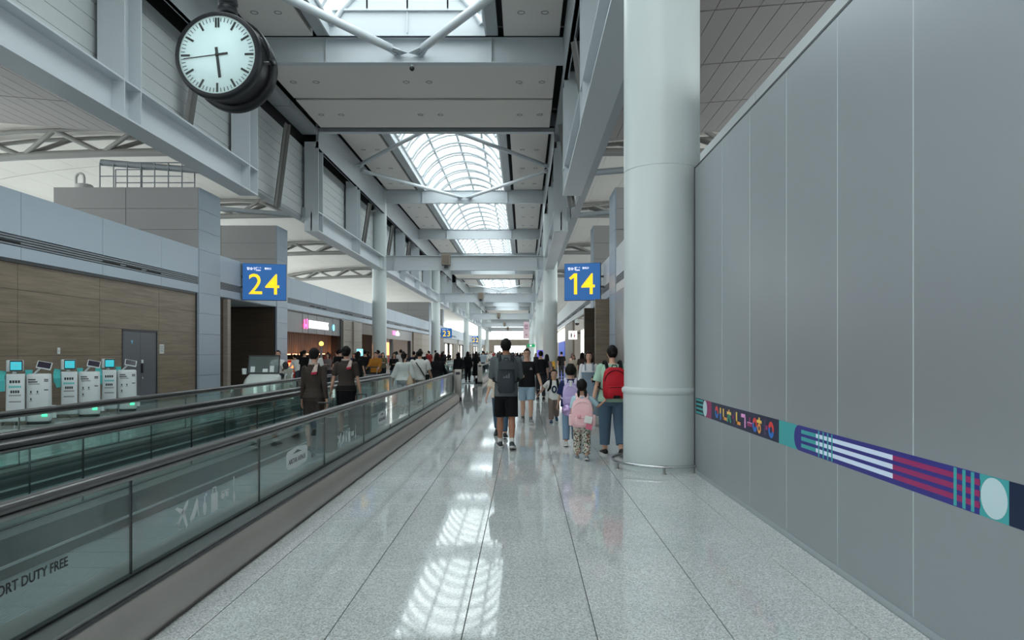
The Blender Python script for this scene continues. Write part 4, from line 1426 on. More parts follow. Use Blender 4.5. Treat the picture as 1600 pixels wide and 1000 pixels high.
    MB().rings([[(0.0, 0.02, 1.05), (0.1, 0.02, 1.05), (0.1, 0.18, 1.05), (0.0, 0.18, 1.05)], [(-0.03, 0.0, 1.2), (0.1, 0.0, 1.2), (0.1, 0.2, 1.2), (-0.03, 0.2, 1.2)]], smooth=False).build('basket', M_teal, t)
    # dock base with feet and rollers
    MB().rbox(-0.5, 0.0, -0.22, 0.2, 0.08, 0.29, 0.05).build('dock', M_white, t)
    for x in (-0.44, -0.2):
        for y in (-0.16, 0.14):
            MB().tube([(x, y, 0), (x, y, 0.09)], 0.022, 8).build('foot', M_steel_brushed, t)
    MB().tube([(-0.12, -0.2, 0.2), (-0.12, -0.2, 0.3)], 0.05, 10).build('roller', M_white, t)
    MB().rings([[(0.50 + 0.06 * cos(a), 0.07 * sin(a), z) for a in [2 * pi * j / 12 for j in range(12)]] for z in (0.12, 0.14, 0.36, 0.40)]).build('bumper', M_white, t)
    return t
k1 = robot('white self-service robot with turquoise baskets, farthest from the grey door', (-11.05, 15.8, 0), radians(30))
dup(k1, (-11.04, 17.62, 0), radians(32), 'white self-service robot with turquoise baskets, middle one of three')
dup(k1, (-11.02, 19.25, 0), radians(34), 'white self-service robot with turquoise baskets, closest to the grey door')

t = thing('notice_plate', 'small white notice plate on the wood wall beside the grey door', 'sign', (-11.78, 23.12, 1.7))
MB().box(0.0, 0.012, -0.14, 0.14, -0.15, 0.15).build('plate', M_white_paint, t)
b = MB()
for k in range(5): b.box(0.012, 0.014, -0.11, 0.11 - 0.03 * (k % 2), 0.08 - 0.045 * k, 0.094 - 0.045 * k)
b.build('notice_print', M_grey_ink, t)
t = thing('wall_switch', 'small white switch plate on the wood wall above the robots', 'switch', (-11.78, 18.0, 1.62))
MB().box(0.0, 0.015, -0.05, 0.05, -0.07, 0.09).build('plate', M_white, t)
MB().box(0.015, 0.025, -0.025, 0.025, -0.02, 0.03).build('rocker', M_white_paint, t)

# ------------------------------------------------------------------ shops
M_shop_wall = mat('shop_wall_white', srgb(210, 202, 194), 0.6)
M_shop_grey = mat('shop_transom_grey', srgb(112, 112, 112), 0.35)
M_slat = wood_mat('slat_wood', srgb(112, 84, 66), srgb(140, 110, 88), 'z')
M_red = mat('red_paint', srgb(190, 40, 40), 0.45)
M_orange_light = mat('orange_lit_board', (0.9, 0.3, 0.1), 0.5, emit=(1, 0.32, 0.1), estr=2.2)
M_pink_lit = mat('pink_lit', (0.9, 0.2, 0.45), 0.5, emit=(1, 0.12, 0.4), estr=1.6)
M_cyan_lit = mat('cyan_lit', (0.3, 0.75, 0.9), 0.5, emit=(0.25, 0.7, 0.9), estr=1.0)
M_screen_lilac = mat('lilac_screen', (0.6, 0.55, 0.85), 0.3, emit=(0.6, 0.52, 0.9), estr=0.9)

def shop_shell(s, y0, y1, label, depth=5.0, back=M_shop_wall, name='shop_unit'):
    X = (WALL_L if s < 0 else WALL_R) + 0.1 * s
    t = structure(name, label, 'shop', (X, y0, 0))
    d = depth * s
    MB().box(d, d + 0.1 * s, 0, y1 - y0, 0, 3.7).build('back_wall', back, t)
    MB().box(0, d, 0, 0.08, 0, 3.7).build('side_wall', back, t)
    MB().box(0, d, y1 - y0 - 0.08, y1 - y0, 0, 3.7).build('side_wall', back, t)
    MB().box(0, d, 0, y1 - y0, 3.66, 3.74).build('shop_ceiling', M_shop_wall, t)
    return t, X
def shelf_lights(t, s, d, L, n, m, z=3.63, w=0.5):
    for k in range(n):
        y = L * (k + 0.5) / n
        MB().box(d * 0.35, d * 0.35 + w * s, y - 0.5, y + 0.5, z, z + 0.02).build('ceiling_or_fill_light', m, t)

# doughnut counter
t, X = shop_shell(-1, 35.3, 46.0, 'doughnut shop front with slatted wood back and white lit lettering', 5.0, M_ink)
MB().box(0.0, -0.1, 0, 10.7, 2.62, 3.7).build('transom', M_shop_grey, t)
for y in (2.6, 3.6, 5.2, 6.8, 8.6):
    MB().box(0.015, -0.01, y - 0.03, y + 0.03, 2.62, 3.7).build('transom_joint', M_fascia_slat, t)
MB().box(0.06, -0.2, 10.3, 10.7, 0, 3.7).build('end_post', M_ink, t)
sl = MB()
for k in range(36):
    y = 0.15 + 0.28 * k
    sl.box(-0.50, -0.58, y, y + 0.11, 1.5, 3.6)
o = sl.build('slat_screen', M_slat, t); o['kind'] = 'stuff'
MB().box(-0.95, -1.0, 0.1, 10.2, 1.9, 3.6).build('screen_back', M_ink, t)
for k in range(9):
    MB().box(-0.8, -0.86, 0.3 + 1.1 * k, 0.9 + 1.1 * k, 1.45, 1.6 + 0.35 * ((k * 7) % 3) / 2).build('glow_panel', M_lamp_warm, t)
MB().box(-0.3, -0.36, 0.1, 10.2, 3.5, 3.58).build('strip_light', M_lamp_warm, t)
for k in range(4):
    MB().box(-2.2, -2.5, 1.0 + 2.5 * k, 2.0 + 2.5 * k, 3.6, 3.64).build('ceiling_or_fill_light', M_lamp_white, t)  # glowing panels added to brighten the dark shop and its slats
MB().box(-2.6, -3.2, 0.8, 9.4, 0, 1.08).build('counter', M_red, t)
MB().box(-2.55, -3.25, 0.8, 9.4, 1.08, 1.14).build('counter_top', M_shop_wall, t)
for k in range(6):
    MB().box(-2.6, -2.62, 1.0 + 1.4 * k, 2.1 + 1.4 * k, 0.4, 0.95).build('display_window', M_orange_light if k % 2 else M_lamp_warm, t)
for k, y in enumerate((1.0, 2.2, 5.0, 7.6)):
    MB().tube([(-2.9, y, 3.66), (-2.9, y, 2.55)], 0.008, 6).build('pendant_cord', M_ink, t)
    MB().ball((-2.9, y, 2.5), 0.06).build('pendant_bulb', M_lamp_warm, t)
put(text_mesh('DUNKIN DONUTS', 0.66, 'sign_lettering', mat('lit_letter_white', (0.9, 0.9, 0.9), 0.5, emit=(1, 0.97, 1), estr=0.62), 0.03, 'LEFT', 0.70), 'sign_lettering', frame_mat((0.05, 3.55, 2.9), (0, 1, 0), (0, 0, 1)), t)
MB().box(0.03, 0.06, 2.75, 3.3, 2.95, 3.1).box(0.03, 0.06, 2.75, 2.88, 2.85, 3.35).box(0.03, 0.06, 3.2, 3.32, 2.85, 3.4).build('sign_emblem', M_pink_lit, t)
MB().tube([(0.03, 8.6, 3.1), (0.06, 8.6, 3.1)], 0.2, 14).build('sign_cup', M_cyan_lit, t)
MB().box(-0.4, -0.46, 0.25, 0.95, 1.75, 2.5).build('menu_screen', M_screen_lilac, t)
MB().box(-0.35, -0.5, 0.5, 0.56, 0, 1.75).build('screen_post', M_dark_grey, t)
MB().box(-0.2, -0.24, 0.2, 0.8, 3.1, 3.5).build('lit_corner_sign', M_lamp_white, t)

# pier, dark opening, second shop
t = structure('shop_pier', 'taupe panelled pier after the doughnut shop', 'pier', (WALL_L, 46.0, 0))
for j in range(5):
    MB().box(0.02, -0.4, 0.02, 2.4, zz[j] + 0.005, zz[j + 1] - 0.005).box(0.12, -0.4, 2.42, 4.8, zz[j] + 0.005, zz[j + 1] - 0.005).build('wood_panel', M_wood_taupe, t)
t, X = shop_shell(-1, 50.9, 60.0, 'dark shop front behind the first shop-side column', 5.0, M_ink)
MB().box(0, -0.1, 0, 9.1, 2.9, 3.7).build('transom', M_wood_dark, t)
MB().box(-2.5, -2.55, 5.5, 7.2, 1.9, 2.3).build('lit_sign', M_lamp_white, t)
MB().box(-3.0, -3.4, 1, 8.2, 0, 1.1).build('counter', M_wood_dark, t)
MB().box(-4.8, -4.85, 1, 8.2, 1.2, 2.2).build('lit_shelf', M_lamp_warm, t)
t, X = shop_shell(-1, 60.2, 75.0, 'bright glass-fronted shop between the first and second shop-side columns', 5.0)
MB().box(0, -0.08, 0, 14.8, 2.75, 3.7).build('transom', M_shop_grey, t)
MB().box(0.04, 0.0, 3.6, 5.0, 3.15, 3.5).build('sign_emblem', M_pink_lit, t)
put(text_mesh('coffee', 0.62, 'sign_lettering', M_lamp_white, 0.02, 'LEFT'), 'sign_lettering', frame_mat((0.05, 5.2, 3.12), (0, 1, 0), (0, 0, 1)), t)
for y in (3.6, 13.6):
    MB().box(0.0, -0.3, y, y + 0.5, 0, 2.75).build('door_post', M_ink, t)
MB().box(-1.0, -1.05, 5.6, 7.4, 1.3, 2.5).build('menu_board', M_orange_light, t)
MB().box(-1.5, -1.55, 9.5, 12.5, 0.6, 1.7).build('red_panel', M_red, t)
MB().box(-0.8, -1.4, 0.3, 3.4, 0, 1.3).build('display_case', M_lamp_white, t)
shelf_lights(t, -1, -5, 14.8, 4, M_lamp_white)
t = structure('shop_pier', 'brown wood pier beside the second shop-side column', 'pier', (WALL_L, 75.2, 0))
for j in range(5):
    MB().box(0.02, -0.4, 0.02, 6.0, zz[j] + 0.005, zz[j + 1] - 0.005).build('wood_panel', M_wood, t)
    MB().box(0.02, -0.4, 6.03, 13.8, zz[j] + 0.005, zz[j + 1] - 0.005).build('wood_panel', M_wood_taupe, t)
t = structure('shop_pier', 'dark wood pier below the gate 23 sign', 'pier', (WALL_L, 92, 0))
for j in range(5):
    MB().box(0.3, -0.4, 0.02, 9.0, zz[j] + 0.005, zz[j + 1] - 0.005).build('wood_panel', M_wood_dark, t)
for i, (a, b_) in enumerate(((101.5, 125), (128, 160), (163, 212))):
    t, X = shop_shell(-1, a, b_, f'distant brightly lit shop past the gate 23 sign, {ords[i]} in line', 4.0)
    MB().box(0, -0.08, 0, b_ - a, 3.0, 3.7).build('transom', M_shop_grey, t)
    for k in range(int((b_ - a) / 7)):
        MB().box(-0.3, -0.36, 1 + 7 * k, 3.5 + 7 * k, 0.6, 2.8).build('lit_panel', M_lamp_white, t)
        MB().box(-0.1, -0.5, 5 + 7 * k, 5.6 + 7 * k, 0, 3.0).build('door_post', M_dark_grey if k % 2 else M_wood_taupe, t)

# shops on the hoarding side
t, X = shop_shell(1, 36.0, 48.0, 'bright white shop front below the gate 14 sign', 4.0)
MB().box(0, 0.08, 0, 12, 2.95, 3.7).build('transom', M_shop_wall, t)
for k in range(5):
    MB().box(0.0, 0.05, 0.4 + 1.5 * k, 0.75 + 1.5 * k, 0.2, 2.9).build('lit_panel', M_lamp_white, t)
    MB().box(0.05, 0.3, 0.9 + 1.5 * k, 1.6 + 1.5 * k, 0, 2.9).build('display_bay', M_wood_taupe, t)
shelf_lights(t, 1, 4, 12, 3, M_lamp_white)
t = structure('shop_pier', 'beige panelled pier beyond the restroom sign', 'pier', (WALL_R, 48.2, 0))
for j in range(5):
    MB().box(-0.02, 0.4, 0.0, 9.0, zz[j] + 0.005, zz[j + 1] - 0.005).build('wood_panel', M_wood_taupe, t)
t, X = shop_shell(1, 57.5, 72, 'shop front with blue lit panels near the first far column', 4.0)
MB().box(-0.02, 0.08, 0, 14.5, 2.6, 3.5).build('lit_header', M_lamp_white, t)
MB().box(-0.02, 0.08, 2, 12.5, 0.2, 2.5).build('blue_panel', mat('blue_lit', srgb(20, 60, 150), 0.4, emit=srgb(16, 60, 160), estr=0.6), t)
put(text_mesh('SHOP', 0.55, 'sign_lettering', mat('blue_print', srgb(40, 100, 190), 0.5), 0.01), 'sign_lettering', frame_mat((-0.04, 7.0, 2.8), (0, -1, 0), (0, 0, 1)), t)
MB().box(-0.05, 0.2, 0, 0.6, 0, 3.7).build('door_post', M_ink, t)
for i, (a, b_) in enumerate(((74, 110), (112, 160), (162, 212))):
    t, X = shop_shell(1, a, b_, f'distant lit shop on the hoarding side, {ords[i]} in line', 3.0)
    for k in range(int((b_ - a) / 9)):
        MB().box(0, 0.05, 1 + 9 * k, 5 + 9 * k, 0.4, 2.8).build('lit_panel', M_lamp_white, t)

t = thing('restroom_sign', 'small white lit restroom sign with two figures, hung from the shop front', 'sign', (3.08, 45.0, 2.67))
MB().box(-0.27, 0.27, 0, 0.12, -0.27, 0.27).build('case', mat('sign_lit_white', (0.9, 0.88, 0.88), 0.4, emit=(1, 0.97, 0.97), estr=0.9), t)
for x, sk in ((-0.1, 0), (0.1, 1)):
    f = MB().lathe([(0, 0), (0.035, 0), (0.035, 0.006), (0, 0.006)], (x, -0.006, 0.12), 'y', 12)
    if sk: f.prism([(x, -0.006, 0.08), (x - 0.06, -0.006, -0.08), (x + 0.06, -0.006, -0.08)], (0, 0.006, 0)).box(x - 0.025, x + 0.025, -0.006, 0, -0.16, -0.08)
    else: f.box(x - 0.045, x + 0.045, -0.006, 0, -0.05, 0.08).box(x - 0.035, x + 0.035, -0.006, 0, -0.16, -0.05)
    f.build('pictogram', M_red if sk else M_ink, t)
MB().box(0.2, 0.5, 0.03, 0.09, 0.1, 0.16).build('bracket', M_dark_grey, t)
t = thing('security_camera', 'white dome security camera on a bracket arm above the restroom sign', 'camera', (3.4, 40.0, 3.35))
MB().tube([(0, 0, 0.1), (-0.3, 0, 0.12), (-0.42, 0, 0.1)], 0.03, 8).build('arm', M_steel_mid, t)
MB().lathe([(0.06, 0.1), (0.13, 0.02), (0.14, -0.1), (0.13, -0.12)], (-0.42, 0, 0), n=16).build('housing', M_white, t)
MB().ball((-0.42, 0, -0.14), 0.12).build('dome', M_blackp, t)

t = thing('hanging_banner', 'tall pale pink banner hung by the far columns', 'banner', (0.38, 125.0, 5.4))
MB().box(-0.5, 0.5, 0, 0.04, -1.45, 1.5).build('cloth', mat('banner_pink', srgb(214, 186, 196), 0.7), t)
b = MB()
for z in (0.9, 0.62, 0.3): b.box(-0.32, 0.32, -0.01, 0, z - 0.06, z + 0.06)
b.box(-0.1, 0.1, -0.01, 0, -0.9, -0.7)
b.build('banner_print', mat('banner_ink', srgb(110, 60, 84), 0.6), t)
for x in (-0.4, 0.4): MB().tube([(x, 0.02, 1.5), (x, 0.9, 2.02)], 0.015, 6).build('cord', M_dark_grey, t)
t = thing('exit_sign', 'green lit exit sign fixed to a far column', 'sign', (1.2, 125.2, 2.75))
MB().box(-0.68, 0.72, 0, 0.15, -0.28, 0.22).build('case', mat('exit_green', srgb(10, 130, 80), 0.4, emit=srgb(10, 130, 80), estr=0.5), t)
MB().box(-0.2, 0.1, -0.01, 0, -0.14, 0.1).build('exit_figure', M_sign_white, t)
MB().box(0.2, 0.5, 0.1, 0.4, -0.05, 0.05).build('bracket', M_dark_grey, t)
def info_stand(x, y, w, z0, z1, m, label, m2=M_sign_white):
    t = thing('standing_sign', label, 'sign', (x, y, 0))
    MB().box(-w / 2, w / 2, 0, 0.08, z0, z1).build('board', m, t)
    MB().box(-0.04, 0.04, 0.01, 0.07, 0, z0).build('post', M_dark_grey, t)
    MB().rbox(-w / 2, w / 2, -0.12, 0.2, 0, 0.03, 0.03).build('base', M_dark_grey, t)
    MB().box(-w / 4, w / 4, -0.004, 0, z0 + (z1 - z0) * 0.35, z0 + (z1 - z0) * 0.7).build('board_print', m2, t)
info_stand(1.75, 75.0, 0.75, 1.05, 1.8, mat('violet_lit', srgb(90, 80, 190), 0.4, emit=srgb(90, 80, 190), estr=0.6), 'violet lit standing sign between the far round columns')
info_stand(-10.75, 46.5, 0.4, 1.35, 1.8, M_cyan_lit, 'small pale blue lit standing sign in front of the taupe pier')
t = thing('caution_sign', 'yellow folding caution board at the foot of a far column', 'sign', (1.98, 49.2, 0))
M_yel = mat('yellow_plastic', srgb(232, 172, 30), 0.4)
for sg in (-1, 1):
    MB().prism([(-0.17, sg * 0.2, 0), (0.17, sg * 0.2, 0), (0.15, sg * 0.02, 0.95), (-0.15, sg * 0.02, 0.95)], (0, 0.015 * sg, 0)).build('board', M_yel, t)
MB().box(-0.08, 0.08, -0.155, -0.145, 0.35, 0.6).build('board_print', M_ink, t)
t = thing('globe_light', 'small yellow globe light on a grey post in the crowd by the doughnut shop', 'lamp', (-8.55, 30.0, 0))
MB().rbox(-0.15, 0.15, -0.15, 0.15, 0, 0.04, 0.05).build('base', M_dark_grey, t)
MB().tube([(0, 0, 0.04), (0, 0, 1.86)], 0.045, 10).build('pole', M_fascia_slat, t)
MB().ball((0, 0, 1.95), 0.1).build('globe', mat('globe_yellow', (0.95, 0.75, 0.25), 0.4, emit=(1, 0.62, 0.12), estr=1.5), t)

# ------------------------------------------------------------------ passenger cart
def cart():
    t = thing('passenger_cart', 'white electric passenger cart with a dark windscreen beside the far handrail', 'cart', (-7.62, 20.6, 0), radians(8))
    M_w = mat('cart_white', srgb(206, 214, 210), 0.3)
    def sec(w, z0, z1, y, r=0.12):
        return [(-w, y, z0), (w, y, z0), (w, y, z1 - r), (w - r, y, z1), (-w + r, y, z1), (-w, y, z1 - r)]
    MB().rings([sec(0.40, 0.35, 0.62, -0.35, 0.1), sec(0.47, 0.25, 0.74, -0.2, 0.12), sec(0.48, 0.2, 0.92, 0.15, 0.12), sec(0.48, 0.2, 0.98, 0.45, 0.1)]).build('front_body', M_w, t)
    MB().box(-0.48, 0.48, 0.45, 3.0, 0.2, 0.4).build('floor_pan', M_w, t)
    MB().box(-0.46, 0.46, 2.4, 3.1, 0.4, 0.7).build('rear_body', M_w, t)
    Mw = Matrix.Translation((0, 0.3, 0.98)) @ Matrix.Rotation(radians(-18), 4, 'X')
    MB().box(-0.42, 0.42, -0.006, 0.006, 0.0, 0.52).xf(Mw).build('windscreen', glass_mat('smoked_glass', (0.7, 0.74, 0.75), 1.0, haze=0.3), t)
    fr = MB().box(-0.45, -0.42, -0.015, 0.015, 0, 0.55).box(0.42, 0.45, -0.015, 0.015, 0, 0.55).box(-0.45, 0.45, -0.015, 0.015, 0.52, 0.55).box(-0.45, 0.45, -0.015, 0.015, -0.02, 0.01).xf(Mw)
    fr.build('windscreen_frame', M_ink, t)
    MB().box(-0.36, -0.24, -0.012, -0.007, 0.03, 0.2).xf(Mw).build('sticker', M_white, t)
    MB().box(0.18, 0.3, -0.012, -0.007, 0.03, 0.22).xf(Mw).build('sticker', M_white, t)
    MB().box(-0.02, 0.12, -0.012, -0.007, 0.03, 0.13).xf(Mw).build('sticker', M_white, t)
    MB().tube([(-0.52, 0.25, 0.95), (-0.52, 0.25, 1.12)], [0.06, 0.07], 10).build('mirror', M_white, t)
    MB().tube([(0.52 + 0.0, 0.4, 1.05), (0.62, 0.38, 1.15)], 0.02, 6).build('mirror_arm', M_ink, t)
    MB().ball((0.62, 0.38, 1.2), 0.09, 0.04, 0.12).build('mirror', M_ink, t)
    rg = [(0.18 * cos(a), 0.0, 0.18 * sin(a)) for a in [2 * pi * k / 20 for k in range(20)]]
    MB().tube(rg, 0.015, 6, closed=True).xf(Matrix.Translation((0.15, 0.72, 1.02)) @ Matrix.Rotation(radians(-35), 4, 'X')).build('steering_wheel', M_ink, t)
    MB().tube([(0.15, 0.72, 1.02), (0.15, 0.5, 0.7)], 0.02, 6).build('steering_column', M_ink, t)
    M_seat = mat('cart_seat', srgb(170, 172, 160), 0.5)
    for y, zb in ((1.2, 1.0), (2.35, 1.08)):
        MB().rbox(-0.44, 0.44, y - 0.22, y + 0.22, 0.4, 0.62, 0.06).build('seat', M_seat, t)
        MB().rbox(-0.44, 0.44, y + 0.22, y + 0.34, 0.62, zb, 0.05).build('backrest', M_seat, t)
        for sg in (-1, 1):
            MB().tube([(sg * 0.46, y - 0.15, 0.55), (sg * 0.47, y - 0.12, 0.85), (sg * 0.47, y + 0.1, 0.92), (sg * 0.46, y + 0.25, 0.9)], 0.018, 8).build('arm_rail', M_white, t)
    for x in (-0.42, 0.42):
        for y in (0.15, 2.6):
            MB().lathe([(0, -0.05), (0.15, -0.05), (0.19, -0.04), (0.19, 0.04), (0.15, 0.05), (0, 0.05)], (x, y, 0.19), 'x', 20).build('wheel', M_ink, t)
cart()
def trolley(x, y, rz, label, bag=None):
    t = thing('luggage_trolley', label, 'trolley', (x, y, 0), rz)
    MB().box(-0.3, 0.3, -0.45, 0.45, 0.18, 0.22).build('tray', M_steel_brushed, t)
    for sg in (-1, 1):
        MB().tube([(sg * 0.28, 0.45, 0.2), (sg * 0.28, 0.52, 0.75), (sg * 0.28, 0.62, 1.0)], 0.016, 6).build('upright', M_steel_brushed, t)
        MB().lathe([(0, -0.03), (0.08, -0.03), (0.08, 0.03), (0, 0.03)], (sg * 0.26, 0.4, 0.08), 'x', 12).build('wheel', M_ink, t)
    MB().lathe([(0, -0.03), (0.08, -0.03), (0.08, 0.03), (0, 0.03)], (0, -0.4, 0.08), 'x', 12).build('wheel', M_ink, t)
    MB().box(-0.02, 0.02, -0.4, -0.36, 0.1, 0.19).box(-0.28, -0.24, 0.38, 0.42, 0.1, 0.19).box(0.24, 0.28, 0.38, 0.42, 0.1, 0.19).build('fork', M_steel_brushed, t)
    MB().tube([(-0.3, 0.62, 1.0), (0.3, 0.62, 1.0)], 0.022, 8).build('push_bar', M_ink, t)
    MB().box(-0.26, 0.26, 0.5, 0.52, 0.5, 0.72).build('basket_panel', M_steel_brushed, t)
trolley(-6.1, 27.6, radians(0), 'steel luggage trolley in front of the person in the orange jacket')
trolley(-8.3, 26.0, radians(70), 'empty steel luggage trolley by the grey-haired man')

# ================================================================== people
PENDING = []
def soft(name, mb, mats, parent, vox, it=4):
    """one continuous surface out of overlapping tapered forms."""
    o = mb.build(name, mats, parent)
    r = o.modifiers.new('fuse', 'REMESH'); r.mode = 'VOXEL'; r.voxel_size = vox; r.use_smooth_shade = True
    s = o.modifiers.new('soften', 'SMOOTH'); s.factor = 0.5; s.iterations = it
    PENDING.append(o)
    return o
def bake_pending():
    dg = bpy.context.evaluated_depsgraph_get()
    for o in PENDING:
        me = bpy.data.meshes.new_from_object(o.evaluated_get(dg), preserve_all_data_layers=False, depsgraph=dg)
        mats_ = [m for m in o.data.materials]
        old = o.data
        o.modifiers.clear()
        o.data = me
        me.name = old.name
        if not me.materials:
            for m in mats_: me.materials.append(m)
        bpy.data.meshes.remove(old)
    PENDING.clear()

_mc = {}
def cloth(c, rough=0.85):
    k = (tuple(c), rough)
    if k not in _mc:
        _mc[k] = mat('cloth_%d_%d_%d' % tuple(c), srgb(*c), rough, bump=(11, 0.9), spec=0.25)
    return _mc[k]
def leather(c): 
    k = ('l', tuple(c))
    if k not in _mc: _mc[k] = mat('leather_%d_%d_%d' % tuple(c), srgb(*c), 0.45)
    return _mc[k]
SKIN = mat('skin', srgb(206, 162, 138), 0.5, vary=(9, 0.04))
SKIN_TAN = mat('skin_tan', srgb(168, 118, 94), 0.5, vary=(9, 0.05))
HAIR = mat('black_hair', srgb(20, 17, 16), 0.6, spec=0.2, bump=(220, 0.5))
HAIR_BR = mat('brown_hair', srgb(40, 27, 22), 0.6, spec=0.2, bump=(220, 0.5))
HAIR_GR = mat('grey_hair', srgb(120, 116, 112), 0.5, bump=(220, 0.5))
EYE_W = mat('eye_white', srgb(230, 226, 222), 0.3)
LIP = mat('lip', srgb(176, 98, 92), 0.5)

HT = [(0.00, 0.15, 0.29, 0.04), (0.08, 0.215, 0.345, 0.12), (0.2, 0.275, 0.365, 0.24), (0.35, 0.312, 0.372, 0.36), (0.5, 0.33, 0.375, 0.43), (0.65, 0.335, 0.37, 0.455), (0.8, 0.30, 0.325, 0.415), (0.92, 0.205, 0.215, 0.30), (1.0, 0.04, 0.05, 0.08)]
def head_dim(t):
    t = max(0.0, min(1.0, t))
    for i in range(len(HT) - 1):
        if t <= HT[i + 1][0]:
            f = (t - HT[i][0]) / (HT[i + 1][0] - HT[i][0])
            return [HT[i][k] + (HT[i + 1][k] - HT[i][k]) * f for k in (1, 2, 3)]
    return list(HT[-1][1:])
def head_pt(th, t, off=0.0):
    """th 0 = straight ahead (+Y); in head heights, chin at z 0."""
    w, f, b = head_dim(t)
    c, s = cos(th), sin(th)
    return Vector(((w + off) * s, ((f if c > 0 else b) + off) * c, t + (off if t > 0.95 else 0)))

def along(pts, f):
    """point at fraction f of a polyline plus the points before it."""
    L = [(pts[i + 1] - pts[i]).length for i in range(len(pts) - 1)]
    T = sum(L) * f
    out = [pts[0]]
    for i, l in enumerate(L):
        if T <= l + 1e-9:
            out.append(pts[i].lerp(pts[i + 1], T / l))
            return out
        out.append(pts[i + 1])
        T -= l
    return out

def person(label, x, y, rz, H, sex='m', pose=None, top=None, bottom=None, shoes=None, skin=SKIN, hair=('short', HAIR), headk=1.0, vox=0.011, build=1.0, group=None, face=True, socks=None, bald=False, name='person', extra=None):
    P = dict(hl=0, hr=0, kl=4, kr=4, sl=(2, 8), sr=(2, 8), el=12, er=12, il=0, ir=0, lean=0, hy=0, hp=0, fl=None, fr=None, turn=0)
    P.update(pose or {})
    S = H / (0.87 + 0.13 * headk)
    hh = 0.13 * S * headk
    root = thing(name, label, 'person', (x, y, 0), rz, group)
    D = radians
    hipz = 0.515 * S
    U0 = Matrix.Translation((0, 0, hipz)) @ Matrix.Rotation(-D(P['lean']), 4, 'X') @ Matrix.Rotation(D(P['turn']), 4, 'Z') @ Matrix.Translation((0, 0, -hipz))
    U = lambda p: U0 @ Vector(p)
    hipw = (0.052 if sex == 'm' else 0.055) * S * build
    shw = (0.108 if sex == 'm' else 0.095 if sex == 'f' else 0.098) * S * build
    J = {}
    for sd, k in ((-1, 'l'), (1, 'r')):
        a, kn = D(P['h' + k]), D(P['k' + k])
        hip = Vector((sd * hipw, 0, hipz))
        knee = hip + Vector((sd * 0.004 * S, sin(a), -cos(a))) * 0.235 * S
        b = a - kn
        ank = knee + Vector((0, sin(b), -cos(b))) * 0.238 * S
        fp = P['f' + k]
        fp = D(fp) if fp is not None else (max(0.0, -b - D(8)) * 0.9 if b < 0 else -b * 0.45)
        T = Vector((sd * 0.12, cos(fp), -sin(fp))).normalized()
        Nn = Vector((0, sin(fp), cos(fp)))
        J[k] = dict(hip=hip, knee=knee, ank=ank, T=T, N=Nn)
        sf, so = D(P['s' + k][0]), D(P['s' + k][1])
        sh = U((sd * shw, -0.004 * S, 0.812 * S))
        d1 = Vector((sd * sin(so), sin(sf) * cos(so), -cos(sf) * cos(so)))
        el = sh + (U0.to_3x3() @ d1) * 0.172 * S
        e = sf + D(P['e' + k]); i_ = so - D(P['i' + k])
        d2 = Vector((sd * sin(i_), sin(e) * cos(i_), -cos(e) * cos(i_)))
        wr = el + (U0.to_3x3() @ d2) * 0.148 * S
        J['a' + k] = dict(sh=sh, el=el, wr=wr, d=(U0.to_3x3() @ d2).normalized())
    low = 1e9
    for k in 'lr':
        j = J[k]
        for q in (-0.04, 0.04, 0.105):
            low = min(low, (j['ank'] + j['T'] * q * S - j['N'] * 0.045 * S).z)
    up = Vector((0, 0, -low))
    for k in 'lr':
        for q in ('hip', 'knee', 'ank'): J[k][q] = J[k][q] + up
        for q in ('sh', 'el', 'wr'): J['a' + k][q] = J['a' + k][q] + up
    UU = lambda p: U(p) + up
    W = (1.0 if sex != 'f' else 0.93) * build
    # torso stations: z, half width, half depth, y shift
    if sex == 'f':
        TOR = [(0.455, 0.066, 0.055, -0.004), (0.485, 0.094, 0.068, -0.008), (0.525, 0.098, 0.07, -0.008), (0.57, 0.085, 0.058, 0), (0.615, 0.074, 0.05, 0.002), (0.67, 0.08, 0.055, 0.004), (0.72, 0.088, 0.066, 0.008), (0.765, 0.088, 0.058, 0.0), (0.80, 0.08, 0.046, -0.005), (0.821, 0.058, 0.038, -0.006), (0.838, 0.042, 0.033, -0.006)]
    else:
        TOR = [(0.455, 0.066, 0.055, -0.002), (0.485, 0.09, 0.066, -0.004), (0.525, 0.093, 0.066, -0.004), (0.57, 0.088, 0.06, 0), (0.615, 0.085, 0.058, 0.002), (0.67, 0.092, 0.062, 0.002), (0.72, 0.10, 0.068, 0.004), (0.765, 0.104, 0.062, 0.0), (0.80, 0.094, 0.05, -0.006), (0.822, 0.07, 0.04, -0.008), (0.838, 0.046, 0.036, -0.008)]
    def tor_ring(z, w, d, ys, off=0.0, n=20, f=UU):
        r = []
        for j in range(n):
            a = 2 * pi * j / n
            c, s = cos(a), sin(a)
            e = 0.82
            r.append(f((S * ys * 0 + (w * S * build + off) * abs(c) ** e * (1 if c >= 0 else -1), S * ys + (d * S * build + off) * abs(s) ** e * (1 if s >= 0 else -1), z * S)))
        return r
    neck = [UU((0, -0.008 * S, 0.825 * S)), UU((0, -0.002 * S, 0.852 * S)), UU((0, 0.006 * S, 0.89 * S))]
    HM = Matrix.Translation(UU((0, -0.002 * S, 0.87 * S))) @ U0.to_3x3().to_4x4() @ Matrix.Rotation(D(P['hy']), 4, 'Z') @ Matrix.Rotation(-D(P['hp']), 4, 'X')
    hp_ = lambda p: HM @ (Vector(p) * hh)
    body = MB()
    body.rings([tor_ring(*t) for t in TOR])
    body.tube(neck, [0.04 * S, 0.033 * S, 0.034 * S] if sex != 'f' else [0.036 * S, 0.028 * S, 0.028 * S], 12)
    n = 20
